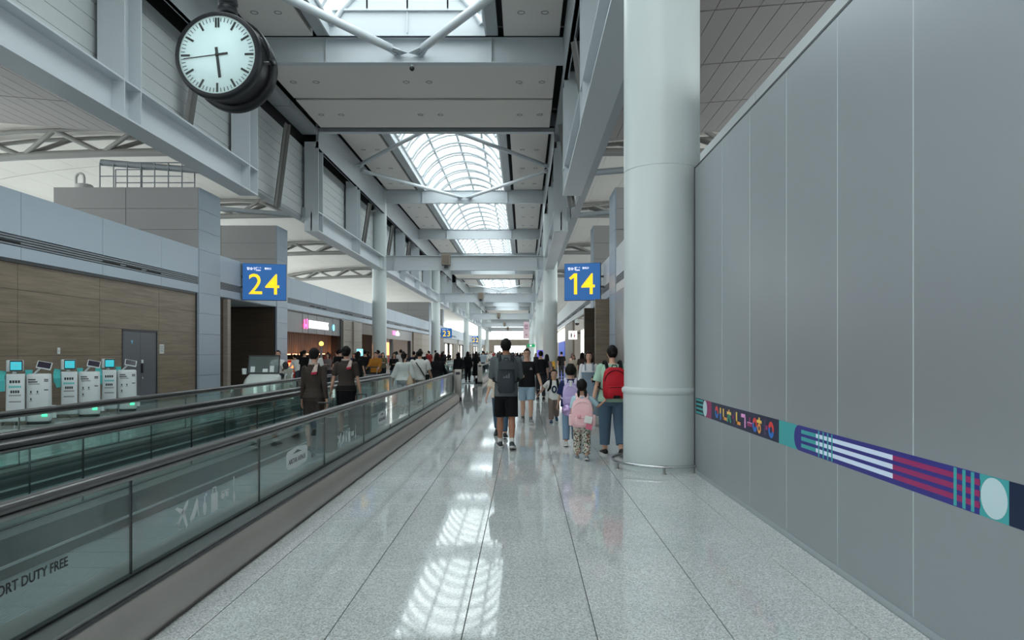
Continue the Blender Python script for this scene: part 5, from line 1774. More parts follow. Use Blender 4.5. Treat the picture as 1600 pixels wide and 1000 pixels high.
    body.rings([[hp_(head_pt(2 * pi * j / n, t)) for j in range(n)] for t in (0, 0.04, 0.08, 0.14, 0.2, 0.28, 0.35, 0.43, 0.5, 0.58, 0.65, 0.73, 0.8, 0.87, 0.92, 0.97, 1.0)])
    body.tube([hp_((0, 0.36, 0.53)), hp_((0, 0.41, 0.42)), hp_((0, 0.455, 0.345)), hp_((0, 0.37, 0.31))], [0.035 * hh, 0.05 * hh, 0.062 * hh, 0.05 * hh], 8)
    for sd in (-1, 1):
        body.ball(hp_((sd * 0.345, -0.01, 0.43)), 0.03 * hh, 0.075 * hh, 0.12 * hh, 8, 6)
    rb = build
    for k, sd in (('l', -1), ('r', 1)):
        j = J[k]
        th = j['hip']; kn = j['knee']; an = j['ank']
        fat = 1.0 if sex != 'c' else 1.05
        body.tube([th + Vector((0, 0, 0.03 * S)), th, th.lerp(kn, 0.35), th.lerp(kn, 0.8), kn, kn.lerp(an, 0.12), kn.lerp(an, 0.32) - Vector((0, 0.008 * S, 0)), kn.lerp(an, 0.65), an, an - j['N'] * 0.02 * S],
                  [q * S * fat * rb for q in (0.046, 0.052, 0.049, 0.037, 0.033, 0.031, 0.035, 0.026, 0.019, 0.02)], 12)
        body.tube([an - j['T'] * 0.035 * S - j['N'] * 0.022 * S, an - j['N'] * 0.022 * S, an + j['T'] * 0.06 * S - j['N'] * 0.03 * S, an + j['T'] * 0.10 * S - j['N'] * 0.034 * S], [0.019 * S, 0.021 * S, 0.019 * S, 0.012 * S], 8)
        A = J['a' + k]
        sh, el, wr, d = A['sh'], A['el'], A['wr'], A['d']
        arm_r = (0.031, 0.029, 0.025, 0.021, 0.0225, 0.0205, 0.0155) if sex == 'm' else (0.027, 0.024, 0.021, 0.018, 0.019, 0.0175, 0.013)
        body.tube([sh + UU((0, 0, 0)) * 0, sh.lerp(el, 0.25), sh.lerp(el, 0.65), el, el.lerp(wr, 0.25), el.lerp(wr, 0.6), wr], [q * S * rb for q in arm_r], 10)
        # hand: palm, four fingers, thumb
        L = 0.108 * S
        fwd = Vector((0, 1, 0.15))
        wd = fwd - d * fwd.dot(d)
        if wd.length < 0.2: wd = Vector((0, 0, 1)) - d * d.z
        wd.normalize()
        pn = Vector((-sd, 0, 0)) - d * (-sd * d.x) 
        pn = pn - wd * pn.dot(wd)
        pn.normalize()
        def prof(c, w, th):
            return [c + wd * (w * cos(2 * pi * q / 10)) + pn * (th * sin(2 * pi * q / 10)) for q in range(10)]
        body.rings([prof(wr - d * 0.02 * S, 0.14 * L, 0.1 * L), prof(wr + d * 0.1 * L, 0.19 * L, 0.095 * L), prof(wr + d * 0.35 * L, 0.23 * L, 0.085 * L), prof(wr + d * 0.52 * L, 0.21 * L, 0.07 * L)])
        rf = max(0.046 * L, 0.62 * vox)
        for q, ln in ((-0.165, 0.36), (-0.055, 0.46), (0.055, 0.5), (0.165, 0.44)):
            b0 = wr + d * 0.44 * L + wd * q * L
            c1 = b0 + (d * 0.95 + pn * 0.25) * (ln * 0.55 * L)
            c2 = c1 + (d * 0.62 + pn * 0.78) * (ln * 0.42 * L)
            c3 = c2 + (d * 0.25 + pn * 0.95) * (ln * 0.25 * L)
            body.tube([b0, c1, c2, c3], [rf * 1.1, rf, rf * 0.95, rf * 0.7], 7)
        tb = wr + d * 0.14 * L + wd * 0.17 * L
        t1 = tb + (d * 0.62 + wd * 0.7 + pn * 0.25) * 0.24 * L
        t2 = t1 + (d * 0.9 + wd * 0.15 + pn * 0.4) * 0.2 * L
        body.tube([wr + d * 0.08 * L + wd * 0.08 * L, tb, t1, t2], [rf * 1.3, rf * 1.35, rf * 1.1, rf * 0.8], 7)
    soft('body', body, skin, root, vox, 3)
    # ---- face
    if face:
        for sd in (-1, 1):
            e = MB().ball(hp_((sd * 0.135, 0.348, 0.50)), 0.046 * hh, 0.026 * hh, 0.017 * hh, 10, 6).build('eye', EYE_W, root)
            MB().ball(hp_((sd * 0.135, 0.366, 0.50)), 0.022 * hh, 0.014 * hh, 0.018 * hh, 8, 6).build('iris', M_ink, e)
            MB().tube([hp_((sd * 0.06, 0.378, 0.59)), hp_((sd * 0.14, 0.372, 0.605)), hp_((sd * 0.215, 0.33, 0.585))], [0.012 * hh, 0.017 * hh, 0.009 * hh], 6).build('eyebrow', hair[1], root)
        MB().tube([hp_((-0.11, 0.335, 0.205)), hp_((-0.04, 0.372, 0.212)), hp_((0.04, 0.372, 0.212)), hp_((0.11, 0.335, 0.205))], [0.008 * hh, 0.026 * hh, 0.026 * hh, 0.008 * hh], 8).build('mouth', LIP, root)
    # ---- hair
    style, hm = hair
    n = 28
    def lowt(th):
        c = cos(th); s = abs(sin(th))
        if style in ('short', 'crop', 'curly'):
            return (0.82 if c > 0.55 else 0.46 + 0.36 * max(0, (c + 0.05) / 0.6) if c > -0.05 else 0.46 - 0.26 * min(1, -c * 1.6))
        if style == 'fringe':
            return (0.64 if c > 0.5 else 0.40 + 0.24 * max(0, (c + 0.05) / 0.55) if c > -0.05 else 0.4 - 0.22 * min(1, -c * 1.6))
        if style in ('bun', 'ponytail', 'pigtails'):
            return (0.84 if c > 0.6 else 0.5 + 0.34 * max(0, c / 0.6) if c > 0 else 0.5 - 0.34 * min(1, -c * 1.4))
        return (0.80 if c > 0.66 else 0.2 + 0.6 * max(0, (c - 0.1) / 0.56) if c > 0.1 else 0.2 - 0.2 * min(1, (0.1 - c)))
    off = {'crop': 0.04, 'curly': 0.13}.get(style, 0.055)
    hb = MB()
    rows = []
    for u in (0, 0.12, 0.3, 0.5, 0.7, 0.85, 0.95, 1.0):
        rows.append([hp_(head_pt(2 * pi * j / n, lowt(2 * pi * j / n) + (1.0 - lowt(2 * pi * j / n)) * u, off * (1 if u > 0 else 0.6))) for j in range(n)])
    hb.rings(rows)
    if style in ('long', 'bob'):
        dz = 0.95 if style == 'long' else 0.2
        def slab(t, wx, yc, dy): return [hp_((wx * cos(2 * pi * j / 16), yc + dy * sin(2 * pi * j / 16), t)) for j in range(16)]
        hb.rings([slab(0.62, 0.37, -0.18, 0.29), slab(0.35, 0.43, -0.16, 0.31), slab(0.05, 0.47, -0.16, 0.28), slab(-dz * 0.5, 0.50, -0.2, 0.2), slab(-dz * 0.85, 0.45, -0.26, 0.12), slab(-dz, 0.3, -0.26, 0.06)])
    if style == 'bun':
        hb.ball(hp_((0, -0.48, 0.42)), 0.17 * hh, 0.13 * hh, 0.16 * hh)
    if style == 'ponytail':
        hb.tube([hp_((0, -0.4, 0.55)), hp_((0, -0.55, 0.4)), hp_((0, -0.56, 0.05)), hp_((0, -0.48, -0.3)), hp_((0, -0.45, -0.42))], [0.1 * hh, 0.13 * hh, 0.12 * hh, 0.08 * hh, 0.03 * hh], 10)
    if style == 'pigtails':
        for sd in (-1, 1):
            hb.tube([hp_((sd * 0.2, -0.36, 0.3)), hp_((sd * 0.26, -0.45, 0.1)), hp_((sd * 0.24, -0.42, -0.2)), hp_((sd * 0.2, -0.38, -0.35))], [0.09 * hh, 0.11 * hh, 0.09 * hh, 0.03 * hh], 8)
    hb.build('hair', hm, root)
    # ---- clothes
    if top:
        m = top['m']; lo = top.get('loose', 0.012) * S; hem = top.get('hem', 0.5); flare = top.get('flare', 0.0)
        b = MB()
        zs_ = [t for t in TOR if t[0] > hem + 0.012]
        w0 = next(t for t in TOR if t[0] > hem)
        rings_ = [tor_ring(hem, w0[1] * (1 if hem < 0.6 else 1), w0[2], w0[3], lo * 1.35 + flare * S)]
        for t in zs_:
            if t[0] < 0.83:
                ease = lo * (1.25 if t[0] < 0.66 else 1.0)
                rings_.append(tor_ring(t[0], max(t[1], top.get('waist', 0.0)), t[2], t[3], ease + flare * S * max(0, (0.7 - t[0]) / 0.2)))
        rings_.append(tor_ring(0.832, 0.05 if sex == 'f' else 0.056, 0.04, -0.008, lo * 0.6))
        if top.get('collar'):
            rings_.append(tor_ring(0.852, 0.038, 0.036, -0.006, lo * 0.8))
        b.rings(rings_)
        sl = top.get('sleeve', 0.4)
        for k in 'lr':
            A = J['a' + k]
            if sl > 0:
                pts = along([A['sh'], A['el'], A['wr']], sl)
                r0 = (0.034 if sex == 'm' else 0.027) * S * build
                r1 = top.get('cuff', (0.034 if sl < 0.62 else 0.022)) * S * (1 if sex == 'm' else 0.9)
                pp = []
                for q in range(len(pts) - 1):
                    for f in (0, 0.5): pp.append(pts[q].lerp(pts[q + 1], f))
                pp.append(pts[-1])
                b.tube(pp, [r0 + (r1 - r0) * q / (len(pp) - 1) + lo * 0.4 for q in range(len(pp))], 12)
                b.ball(A['sh'] - Vector((0, 0, 0.006 * S)), r0 * 0.96 + lo * 0.2)
        soft(top.get('name', 'shirt'), b, m, root, vox, 4)
    if bottom:
        m = bottom['m']; kd = bottom['kind']; lo = bottom.get('loose', 0.01) * S
        b = MB()
        wz = bottom.get('waist', 0.6)
        if kd in ('shorts', 'pants'):
            b.rings([tor_ring(t[0], t[1], t[2], t[3], lo) for t in TOR if t[0] <= wz])
            for k, sd in (('l', -1), ('r', 1)):
                j = J[k]
                f = bottom.get('len', 0.45 if kd == 'shorts' else 0.97)
                top_p = j['hip'] + Vector((0, 0, 0.02 * S))
                pts = along([top_p, j['knee'], j['ank']], f)
                pp = []
                for q in range(len(pts) - 1):
                    for g in (0, 0.33, 0.66): pp.append(pts[q].lerp(pts[q + 1], g))
                pp.append(pts[-1])
                r0 = 0.056 * S * build + lo * 0.5
                r1 = bottom.get('cuff', 0.05 if kd == 'shorts' else 0.032) * S * build
                b.tube(pp, [r0 + (r1 - r0) * (q / (len(pp) - 1)) for q in range(len(pp))], 14)
        else:
            ze = bottom.get('len', 0.28)
            z0 = wz
            st = [t for t in TOR if 0.5 <= t[0] <= wz]
            fw = bottom.get('flare', 0.02)
            midx = (J['l']['knee'] + J['r']['knee']) / 2
            rg = []
            for q in range(7):
                z = ze + (0.51 - ze) * q / 6
                g = 1 - q / 6
                yo = midx.y / S * g * 0.7
                spread = abs(J['l']['knee'].y - J['r']['knee'].y) / S * 0.35 * g
                rg.append(tor_ring(z, 0.097 + fw * g - (0.012 * g if fw <= 0.005 else 0), 0.07 + fw * g * 0.8 + spread, yo, lo, 20, lambda p: Vector(p) + up))
            rg += [tor_ring(t[0], t[1], t[2], t[3], lo) for t in st]
            b.rings(rg)
        soft(bottom.get('name', kd if kd in ('shorts', 'pants', 'skirt') else 'skirt'), b, m, root, vox, 4)
    if socks:
        for k in 'lr':
            j = J[k]
            MB().tube([j['ank'] - j['N'] * 0.01 * S, j['ank'].lerp(j['knee'], 0.1), j['ank'].lerp(j['knee'], 0.17)], [0.024 * S, 0.0235 * S, 0.0245 * S], 12).build('sock', socks, root)
    if shoes:
        um, sm = shoes[:2]
        for k, sd in (('l', -1), ('r', 1)):
            j = J[k]
            T, N, an = j['T'], j['N'], j['ank']
            Rr = T.cross(N).normalized()
            base = an - N * 0.045 * S
            def ring(q, w, h, z0, n=12, flat=0.35):
                r = []
                for i in range(n):
                    a = 2 * pi * i / n
                    zz_ = sin(a)
                    r.append(base + T * q * S + Rr * w * S * cos(a) + N * S * (z0 + (h * (zz_ * 0.5 + 0.5))))
                return r
            sh = MB()
            sh.rings([ring(-0.044, 0.014, 0.03, 0.008), ring(-0.038, 0.021, 0.046, 0.006), ring(-0.01, 0.024, 0.054, 0.006), ring(0.02, 0.025, 0.048, 0.006), ring(0.06, 0.028, 0.034, 0.006), ring(0.09, 0.026, 0.026, 0.006), ring(0.112, 0.014, 0.016, 0.008)])
            so_ = sh.build('shoe', um, root)
            sl = MB()
            out = [(-0.048, 0.0), (-0.042, 0.02), (-0.01, 0.026), (0.03, 0.027), (0.065, 0.031), (0.095, 0.027), (0.116, 0.012)]
            ol = [base + T * q * S + Rr * w * S for q, w in out] + [base + T * q * S - Rr * w * S for q, w in reversed(out)]
            sl.prism(ol[::-1] if sd else ol, N * 0.013 * S)
            sl.build('sole', sm, so_)
    info = dict(root=root, S=S, H=H, J=J, UU=UU, hp=hp_, build=build, up=up, x=x, y=y, rz=rz, hh=hh)
    return info

def in_world(info, p):
    v = Matrix.Rotation(info['rz'], 4, 'Z') @ Vector(p)
    return (info['x'] + v.x, info['y'] + v.y, v.z)

def backpack(info, label, m, m2, w=0.30, h=0.46, d=0.15, zc=0.70, strap_m=None, pocket=True, patch=None, extras=None):
    S = info['S']
    t = thing('backpack', label, 'backpack', (info['x'], info['y'], 0), info['rz'])
    UU = info['UU']
    yb = -(0.072 * S * info['build'] + 0.02)
    y1, y0 = yb, yb - d
    z0, z1 = zc * S - h / 2, zc * S + h / 2
    def ring(z, ws, ds, n=20, e=0.5):
        r = []
        for j in range(n):
            a = 2 * pi * j / n
            c, s = cos(a), sin(a)
            yy = (y1 + y0) / 2 + d / 2 * ds * abs(s) ** e * (1 if s >= 0 else -1) + (d / 2 * (1 - ds))
            r.append(UU((w / 2 * ws * abs(c) ** e * (1 if c >= 0 else -1), yy, z)))
        return r
    b = MB()
    b.rings([ring(z0, 0.8, 0.7), ring(z0 + 0.03, 0.97, 0.95), ring(z0 + h * 0.3, 1.03, 1.05), ring(z0 + h * 0.62, 1.0, 0.95), ring(z0 + h * 0.84, 0.9, 0.8), ring(z1 - 0.025, 0.72, 0.62), ring(z1, 0.45, 0.4)])
    bag = b.build('bag', m, t)
    if pocket:
        hp = h * 0.42
        def pr(z, ws, ds):
            r = []
            for j in range(16):
                a = 2 * pi * j / 16
                c, s = cos(a), sin(a)
                r.append(UU((w * 0.39 * ws * abs(c) ** 0.5 * (1 if c >= 0 else -1), y0 - 0.012 + 0.035 * ds * abs(s) ** 0.5 * (1 if s >= 0 else -1), z)))
            return r
        MB().rings([pr(z0 + 0.035, 0.85, 0.6), pr(z0 + 0.06, 1, 1.0), pr(z0 + hp * 0.8, 1, 0.95), pr(z0 + hp, 0.9, 0.5)]).build('front_pocket', m, t)
        MB().tube([UU((-w * 0.36, y0 - 0.03, z0 + hp * 0.86)), UU((0, y0 - 0.05, z0 + hp * 0.88)), UU((w * 0.36, y0 - 0.03, z0 + hp * 0.86))], 0.005, 6).build('zip', m2, t)
        zz2 = [UU((w * 0.5 * cos(a) * 0.92, y0 + 0.03, z0 + h * 0.55 + h * 0.36 * sin(a))) for a in [pi * k / 12 for k in range(13)]]
        MB().tube(zz2, 0.006, 6).build('zip', m2, t)
    MB().tube([UU((-0.04, y1 - 0.03, z1 - 0.01)), UU((-0.03, y1 - 0.03, z1 + 0.035)), UU((0.03, y1 - 0.03, z1 + 0.035)), UU((0.04, y1 - 0.03, z1 - 0.01))], 0.008, 8).build('grab_handle', m2, t)
    sm = strap_m or m2
    for sd in (-1, 1):
        k = S * info['build']
        pts = [UU((sd * 0.055 * k, y1 - 0.01, min(z1 - 0.03, 0.80 * S))), UU((sd * 0.06 * k, -0.06 * k, 0.835 * S)), UU((sd * 0.062 * k, -0.01 * k, 0.862 * S)), UU((sd * 0.064 * k, 0.05 * k, 0.83 * S)), UU((sd * 0.07 * k, 0.09 * k, 0.76 * S)), UU((sd * 0.085 * k, 0.088 * k, 0.69 * S)), UU((sd * 0.115 * k, 0.035 * k, 0.635 * S)), UU((sd * 0.11 * k, -0.06 * k, 0.61 * S)), UU((sd * 0.08 * k, y1 - 0.01, 0.60 * S))]
        MB().tube(pts, [(0.028, 0.008)] * len(pts), 8).build('strap', sm, t)
    if patch:
        pw, ph, px_, pz, pm = patch
        MB().box(-pw / 2, pw / 2, -0.004, 0.004, -ph / 2, ph / 2).xf(Matrix.Translation(UU((px_, y0 - (0.055 if pz < z0 + h * 0.42 else 0.004), pz)))).build('patch', pm, t)
    return t, dict(y0=y0, z0=z0, z1=z1, UU=UU, w=w, h=h)

WALK_L = dict(hl=20, kl=6, hr=-16, kr=14, sl=(-14, 6), sr=(16, 6), el=14, er=22)
WALK_R = dict(hr=20, kr=6, hl=-16, kl=14, sr=(-14, 6), sl=(16, 6), er=14, el=22)
STAND = dict(hl=3, kl=5, hr=-2, kr=2)
V = 0.0075
black = cloth((18, 18, 20)); white_c = cloth((222, 222, 218)); denim = cloth((74, 96, 118)); shoe_b = leather((24, 24, 26)); sole_w = leather((214, 214, 210)); sole_b = leather((20, 20, 20)); shoe_w = leather((205, 205, 200)); shoe_g = leather((120, 124, 126))

# 1 man in grey with the grey backpack
p1 = person('person in a grey sweatshirt and black shorts walking away with a dark grey backpack', -0.30, 11.75, radians(2), 1.815, 'm',
            dict(hl=12, kl=4, hr=-9, kr=16, sl=(24, 7), sr=(24, 7), el=66, er=66, il=28, ir=28, hp=-10, lean=2), dict(m=cloth((94, 100, 102)), sleeve=0.82, hem=0.475, loose=0.015, cuff=0.03, name='sweatshirt', collar=1),
            dict(kind='shorts', m=black, len=0.5, loose=0.008, cuff=0.06), (leather((58, 62, 66)), sole_w), SKIN_TAN, ('crop', HAIR), vox=V, socks=white_c, build=0.97)
bk, bi = backpack(p1, 'dark grey rolled-top backpack on the person in black shorts', cloth((50, 55, 60), 0.6), cloth((34, 38, 42), 0.6), 0.275, 0.53, 0.16, 0.655, pocket=False)
UU = bi['UU']
MB().box(-0.125, 0.125, -0.02, 0.01, -0.05, 0.06).xf(Matrix.Translation(UU((0, bi['y0'], bi['z1'] - 0.1)))).build('flap', cloth((62, 68, 72), 0.6), bk)
lg = MB()
for k, (x0, hgt) in enumerate(((-0.05, 0.035), (-0.012, 0.06), (0.026, 0.09))):
    lg.prism([(x0, 0, 0), (x0 + 0.03, 0, 0), (x0 + 0.03 - 0.0, 0, hgt - 0.01), (x0 + 0.012, 0, hgt * 0.75)], (0, -0.003, 0))
lg.xf(Matrix.Translation(UU((0.0, bi['y0'] - 0.012, bi['z0'] + 0.24)))).build('emblem', cloth((96, 104, 108), 0.6), bk)
for x in (-0.12, 0.12):
    MB().box(-0.008, 0.008, -0.006, 0.006, -0.04, 0.04).xf(Matrix.Translation(UU((x, bi['y0'] + 0.03, bi['z0'] + 0.12)))).build('reflector', M_white, bk)

# 2 man in black T-shirt with glasses, 3 boy holding his hand
p2 = person('person in glasses, black T-shirt and pale blue shorts, holding a boy by the hand', 0.06, 15.9, radians(180), 1.66, 'm',
            dict(hl=14, kl=4, hr=-8, kr=10, sl=(6, 16), sr=(14, 12), el=8, er=70, ir=34), dict(m=black, sleeve=0.46, hem=0.49, loose=0.018, cuff=0.04, name='t_shirt'),
            dict(kind='shorts', m=cloth((150, 172, 188)), len=0.46, loose=0.012, cuff=0.056), (leather((150, 150, 146)), sole_w), SKIN, ('short', HAIR), vox=V, socks=cloth((120, 120, 118)), build=1.0)
gl_ = MB()
for sd in (-1, 1):
    c = [(sd * 0.14 + 0.095 * cos(a), 0.40, 0.50 + 0.075 * sin(a)) for a in [2 * pi * k / 14 for k in range(14)]]
    gl_.tube([p2['hp'](q) for q in c], 0.0022, 5, closed=True)
    gl_.tube([p2['hp']((sd * 0.235, 0.39, 0.52)), p2['hp']((sd * 0.34, 0.2, 0.52)), p2['hp']((sd * 0.35, 0.0, 0.5))], 0.002, 5)
gl_.tube([p2['hp']((-0.045, 0.405, 0.51)), p2['hp']((0.045, 0.405, 0.51))], 0.002, 5)
gl_.build('spectacles', M_ink, p2['root'])
q = p2['UU']((-0.055 * p2['S'] , 0.092 * p2['S'], 0.735 * p2['S']))
MB().prism([(-0.035, 0, -0.02), (0.035, 0, -0.02), (0.0, 0, 0.04)], (0, 0.006, 0)).xf(Matrix.Translation(q)).build('chest_print', M_grey_ink, p2['root'])

p3 = person('boy in white T-shirt and brown trousers walking hand in hand with a grown-up', 0.68, 16.2, radians(180), 1.2, 'c',
            dict(hl=-14, kl=26, hr=12, kr=4, sl=(8, 8), sr=(10, 40), el=24, er=10), dict(m=white_c, sleeve=0.5, hem=0.45, loose=0.022, cuff=0.045, name='t_shirt'),
            dict(kind='pants', m=cloth((132, 116, 108)), len=0.95, loose=0.016, cuff=0.05), (leather((30, 92, 128)), leather((40, 48, 60))), SKIN, ('short', HAIR), headk=1.35, vox=V, name='person')
q = p3['UU']((0, 0.095 * p3['S'], 0.66 * p3['S']))
pr = MB()
ov = lambda rx, rz_, n=20: [(rx * cos(2 * pi * k / n), 0, rz_ * sin(2 * pi * k / n)) for k in range(n)]
pr.prism(ov(0.062, 0.085), (0, 0.006, 0))
pp_ = pr.xf(Matrix.Translation(q)).build('shirt_print', cloth((34, 48, 76)), p3['root'])
MB().prism(ov(0.026, 0.045), (0, 0.009, 0)).xf(Matrix.Translation(q)).build('print_centre', white_c, pp_)
bk, bi = backpack(p3, 'small black backpack worn by the boy in the white T-shirt', black, black, 0.24, 0.3, 0.1, 0.68, pocket=False)

# 4 child with lavender backpack, 5 girl with pink backpack, 7 woman with the red one, 6 woman in the blue dress
p4 = person('curly-haired child in a navy hooded top and jeans walking away with a lavender backpack', 0.79, 12.1, radians(-4), 1.37, 'c',
            dict(hl=-8, kl=10, hr=10, kr=4, sl=(6, 12), sr=(6, 12), el=24, er=24), dict(m=cloth((34, 42, 84)), sleeve=0.5, hem=0.5, loose=0.03, cuff=0.045, name='hooded_top', collar=1),
            dict(kind='pants', m=cloth((118, 142, 166)), len=0.93, loose=0.012, cuff=0.042), (shoe_w, sole_w), SKIN, ('curly', HAIR), headk=1.22, vox=V)
bk, bi = backpack(p4, 'lavender backpack with shiny lower pouch on the curly-haired child', cloth((186, 168, 212), 0.6), cloth((214, 206, 228), 0.6), 0.26, 0.38, 0.14, 0.66)
MB().ball(tuple(bi['UU']((-0.03, bi['y0'] - 0.05, bi['z0'] - 0.06))), 0.12, 0.07, 0.10).build('pouch', mat('shiny_lilac', srgb(178, 150, 196), 0.2, metal=0.3, vary=(14, 0.4)), bk)
MB().box(-0.02, 0.02, -0.015, 0.0, -0.05, 0.05).xf(Matrix.Translation(bi['UU']((0.0, bi['y0'] + 0.03, bi['z1'])))).build('white_tag', white_c, bk)
fl_m = bpy.data.materials.new('patterned_cloth'); fl_m.use_nodes = True
nt = fl_m.node_tree; pb_ = nt.nodes['Principled BSDF']; pb_.inputs['Roughness'].default_value = 0.85
tcn = nt.nodes.new('ShaderNodeTexCoord'); vo = nt.nodes.new('ShaderNodeTexVoronoi'); vo.inputs['Scale'].default_value = 60
rp = nt.nodes.new('ShaderNodeValToRGB'); rp.color_ramp.interpolation = 'CONSTANT'
for k, (ps, c) in enumerate(((0.0, (40, 44, 40)), (0.2, (200, 196, 184)), (0.62, (176, 120, 104)), (0.74, (214, 210, 200)), (0.86, (92, 112, 88)))):
    e = rp.color_ramp.elements[k] if k < 2 else rp.color_ramp.elements.new(ps)
    e.position = ps; e.color = (*srgb(*c), 1)
sp = nt.nodes.new('ShaderNodeSeparateColor')
nt.links.new(tcn.outputs['Object'], vo.inputs['Vector']); nt.links.new(vo.outputs['Color'], sp.inputs[0]); nt.links.new(sp.outputs[0], rp.inputs['Fac']); nt.links.new(rp.outputs['Color'], pb_.inputs['Base Color'])
p5 = person('small girl in patterned trousers walking away with a pale pink backpack', 0.855, 10.55, radians(-3), 1.19, 'c',
            dict(hl=8, kl=6, hr=-10, kr=14, sl=(4, 10), sr=(16, 40), el=22, er=96, ir=10), dict(m=cloth((176, 206, 216)), sleeve=0.45, hem=0.46, loose=0.02, cuff=0.04, name='t_shirt'),
            dict(kind='pants', m=fl_m, len=0.94, loose=0.012, cuff=0.05, name='trousers'), (shoe_g, sole_w), SKIN, ('pigtails', HAIR), headk=1.36, vox=V)
bk, bi = backpack(p5, 'pale pink backpack with a white card pouch on the small girl', cloth((232, 186, 190), 0.6), cloth((240, 208, 208), 0.6), 0.31, 0.42, 0.16, 0.62)
q = bi['UU']((0.085, bi['y0'] - 0.06, bi['z0'] + 0.13))
MB().box(-0.055, 0.055, -0.006, 0.0, -0.05, 0.05).xf(Matrix.Translation(q) @ Matrix.Rotation(0.2, 4, 'Y')).build('card_pouch', white_c, bk)
MB().box(-0.045, 0.045, -0.006, 0.0, -0.05, 0.02).xf(Matrix.Translation(q + Vector((0.012, -0.004, -0.09))) @ Matrix.Rotation(0.2, 4, 'Y')).build('tag', cloth((206, 110, 130)), bk)
for sd in (-1, 1):
    MB().rbox(-0.03, 0.03, -0.04, 0.04, -0.09, 0.07, 0.02).xf(Matrix.Translation(bi['UU']((sd * 0.165, bi['y0'] + 0.08, bi['z0'] + 0.12)))).build('side_pocket', cloth((236, 196, 198), 0.6), bk)
MB().ball(tuple(bi['UU']((-0.05, bi['y0'] - 0.06, bi['z0'] + 0.17))), 0.03).build('charm', cloth((226, 160, 172)), bk)

p7 = person('person in a light green T-shirt and blue jeans walking away with a bright red backpack', 1.36, 11.0, radians(3), 1.69, 'f',
            dict(hl=7, kl=5, hr=-9, kr=12, sl=(2, 12), sr=(-6, 8), el=4, er=16, hp=2), dict(m=cloth((164, 196, 176)), sleeve=0.44, hem=0.49, loose=0.02, cuff=0.045, name='t_shirt'),
            dict(kind='pants', m=cloth((86, 108, 128)), len=0.9, loose=0.014, cuff=0.042, name='jeans'), (shoe_b, sole_w), SKIN, ('bun', HAIR), vox=V, build=1.1)
bk, bi = backpack(p7, 'bright red backpack with black straps on the person in jeans', cloth((178, 22, 38), 0.55), black, 0.36, 0.47, 0.19, 0.665, patch=(0.1, 0.045, 0.0, 0.92, black))
put(text_mesh('TRAVEL', 0.02, 'patch_print', white_c, 0.0005), 'patch_print', frame_mat(tuple(bi['UU']((0.0, bi['y0'] - 0.061, 0.913))), (1, 0, 0), (0, 0, 1)), bk) if False else None
p6 = person('long-haired person in a grey-blue strap dress over a white top, holding a phone', 1.40, 15.4, radians(176), 1.61, 'f',
            dict(hl=6, kl=6, hr=-6, kr=8, sl=(10, 10), sr=(8, 8), el=72, er=20, il=30, hp=6), dict(m=cloth((214, 212, 214)), sleeve=0.93, hem=0.62, loose=0.008, cuff=0.026, name='blouse'),
            dict(kind='dress', m=cloth((128, 144, 158)), len=0.14, flare=0.05, waist=0.75, loose=0.02, name='dress'), (shoe_w, sole_w), SKIN, ('long', HAIR_BR), vox=V)
for sd in (-1, 1):
    k = p6['S']
    MB().tube([p6['UU']((sd * 0.05 * k, 0.085 * k, 0.74 * k)), p6['UU']((sd * 0.052 * k, 0.055 * k, 0.82 * k)), p6['UU']((sd * 0.05 * k, 0.0, 0.85 * k)), p6['UU']((sd * 0.05 * k, -0.065 * k, 0.77 * k))], [(0.014, 0.005)] * 4, 6).build('dress_strap', cloth((128, 144, 158)), p6['root'])
A = p6['J']['al']
wp = in_world(p6, A['wr'] + A['d'] * 0.09)
ph = thing('phone', 'dark phone held by the person in the grey-blue dress', 'phone', (wp[0], wp[1] - 0.02, wp[2] + 0.02))
MB().rbox(-0.037, 0.037, -0.075, 0.075, -0.005, 0.005, 0.01).xf(Matrix.Rotation(radians(60), 4, 'X')).build('case', M_ink, ph)
MB().box(-0.032, 0.032, -0.068, 0.068, 0.005, 0.006).xf(Matrix.Rotation(radians(60), 4, 'X')).build('screen', mat('phone_screen', srgb(30, 32, 40), 0.1), ph)

# 8, 9 the two uniformed women on the walkway, with trolley cases
M_uni = cloth((62, 54, 50)); M_uni2 = cloth((66, 58, 54))
sc_m = mat('scarf_print', srgb(196, 176, 166), 0.6, vary=(30, 0.3)); sc_r = cloth((170, 32, 62), 0.6)
p8 = person('uniformed person in a long-sleeved brown dress on the walkway, short black hair', -3.36, 11.4, radians(-3), 1.655, 'f',
            dict(hl=3, kl=3, hr=-2, kr=3, sl=(2, 6), sr=(-14, 7), el=6, er=16, hy=-6), dict(m=M_uni, sleeve=0.95, hem=0.48, loose=0.007, cuff=0.02, name='jacket', collar=1),
            dict(kind='skirt', m=M_uni, len=0.27, flare=-0.005, waist=0.6, loose=0.012), (shoe_b, sole_b), SKIN, ('short', HAIR), vox=V)
p9 = person('uniformed person in a short-sleeved brown jacket and dark skirt on the walkway', -3.36, 13.45, radians(-2), 1.70, 'f',
            dict(hl=2, kl=3, hr=-2, kr=3, sl=(0, 14), sr=(2, 9), el=8, er=6), dict(m=M_uni2, sleeve=0.44, hem=0.51, loose=0.008, cuff=0.032, name='jacket', collar=1),
            dict(kind='skirt', m=black, len=0.29, flare=-0.005, waist=0.58, loose=0.012), (shoe_b, sole_b), SKIN, ('bun', HAIR), vox=V, build=1.05)
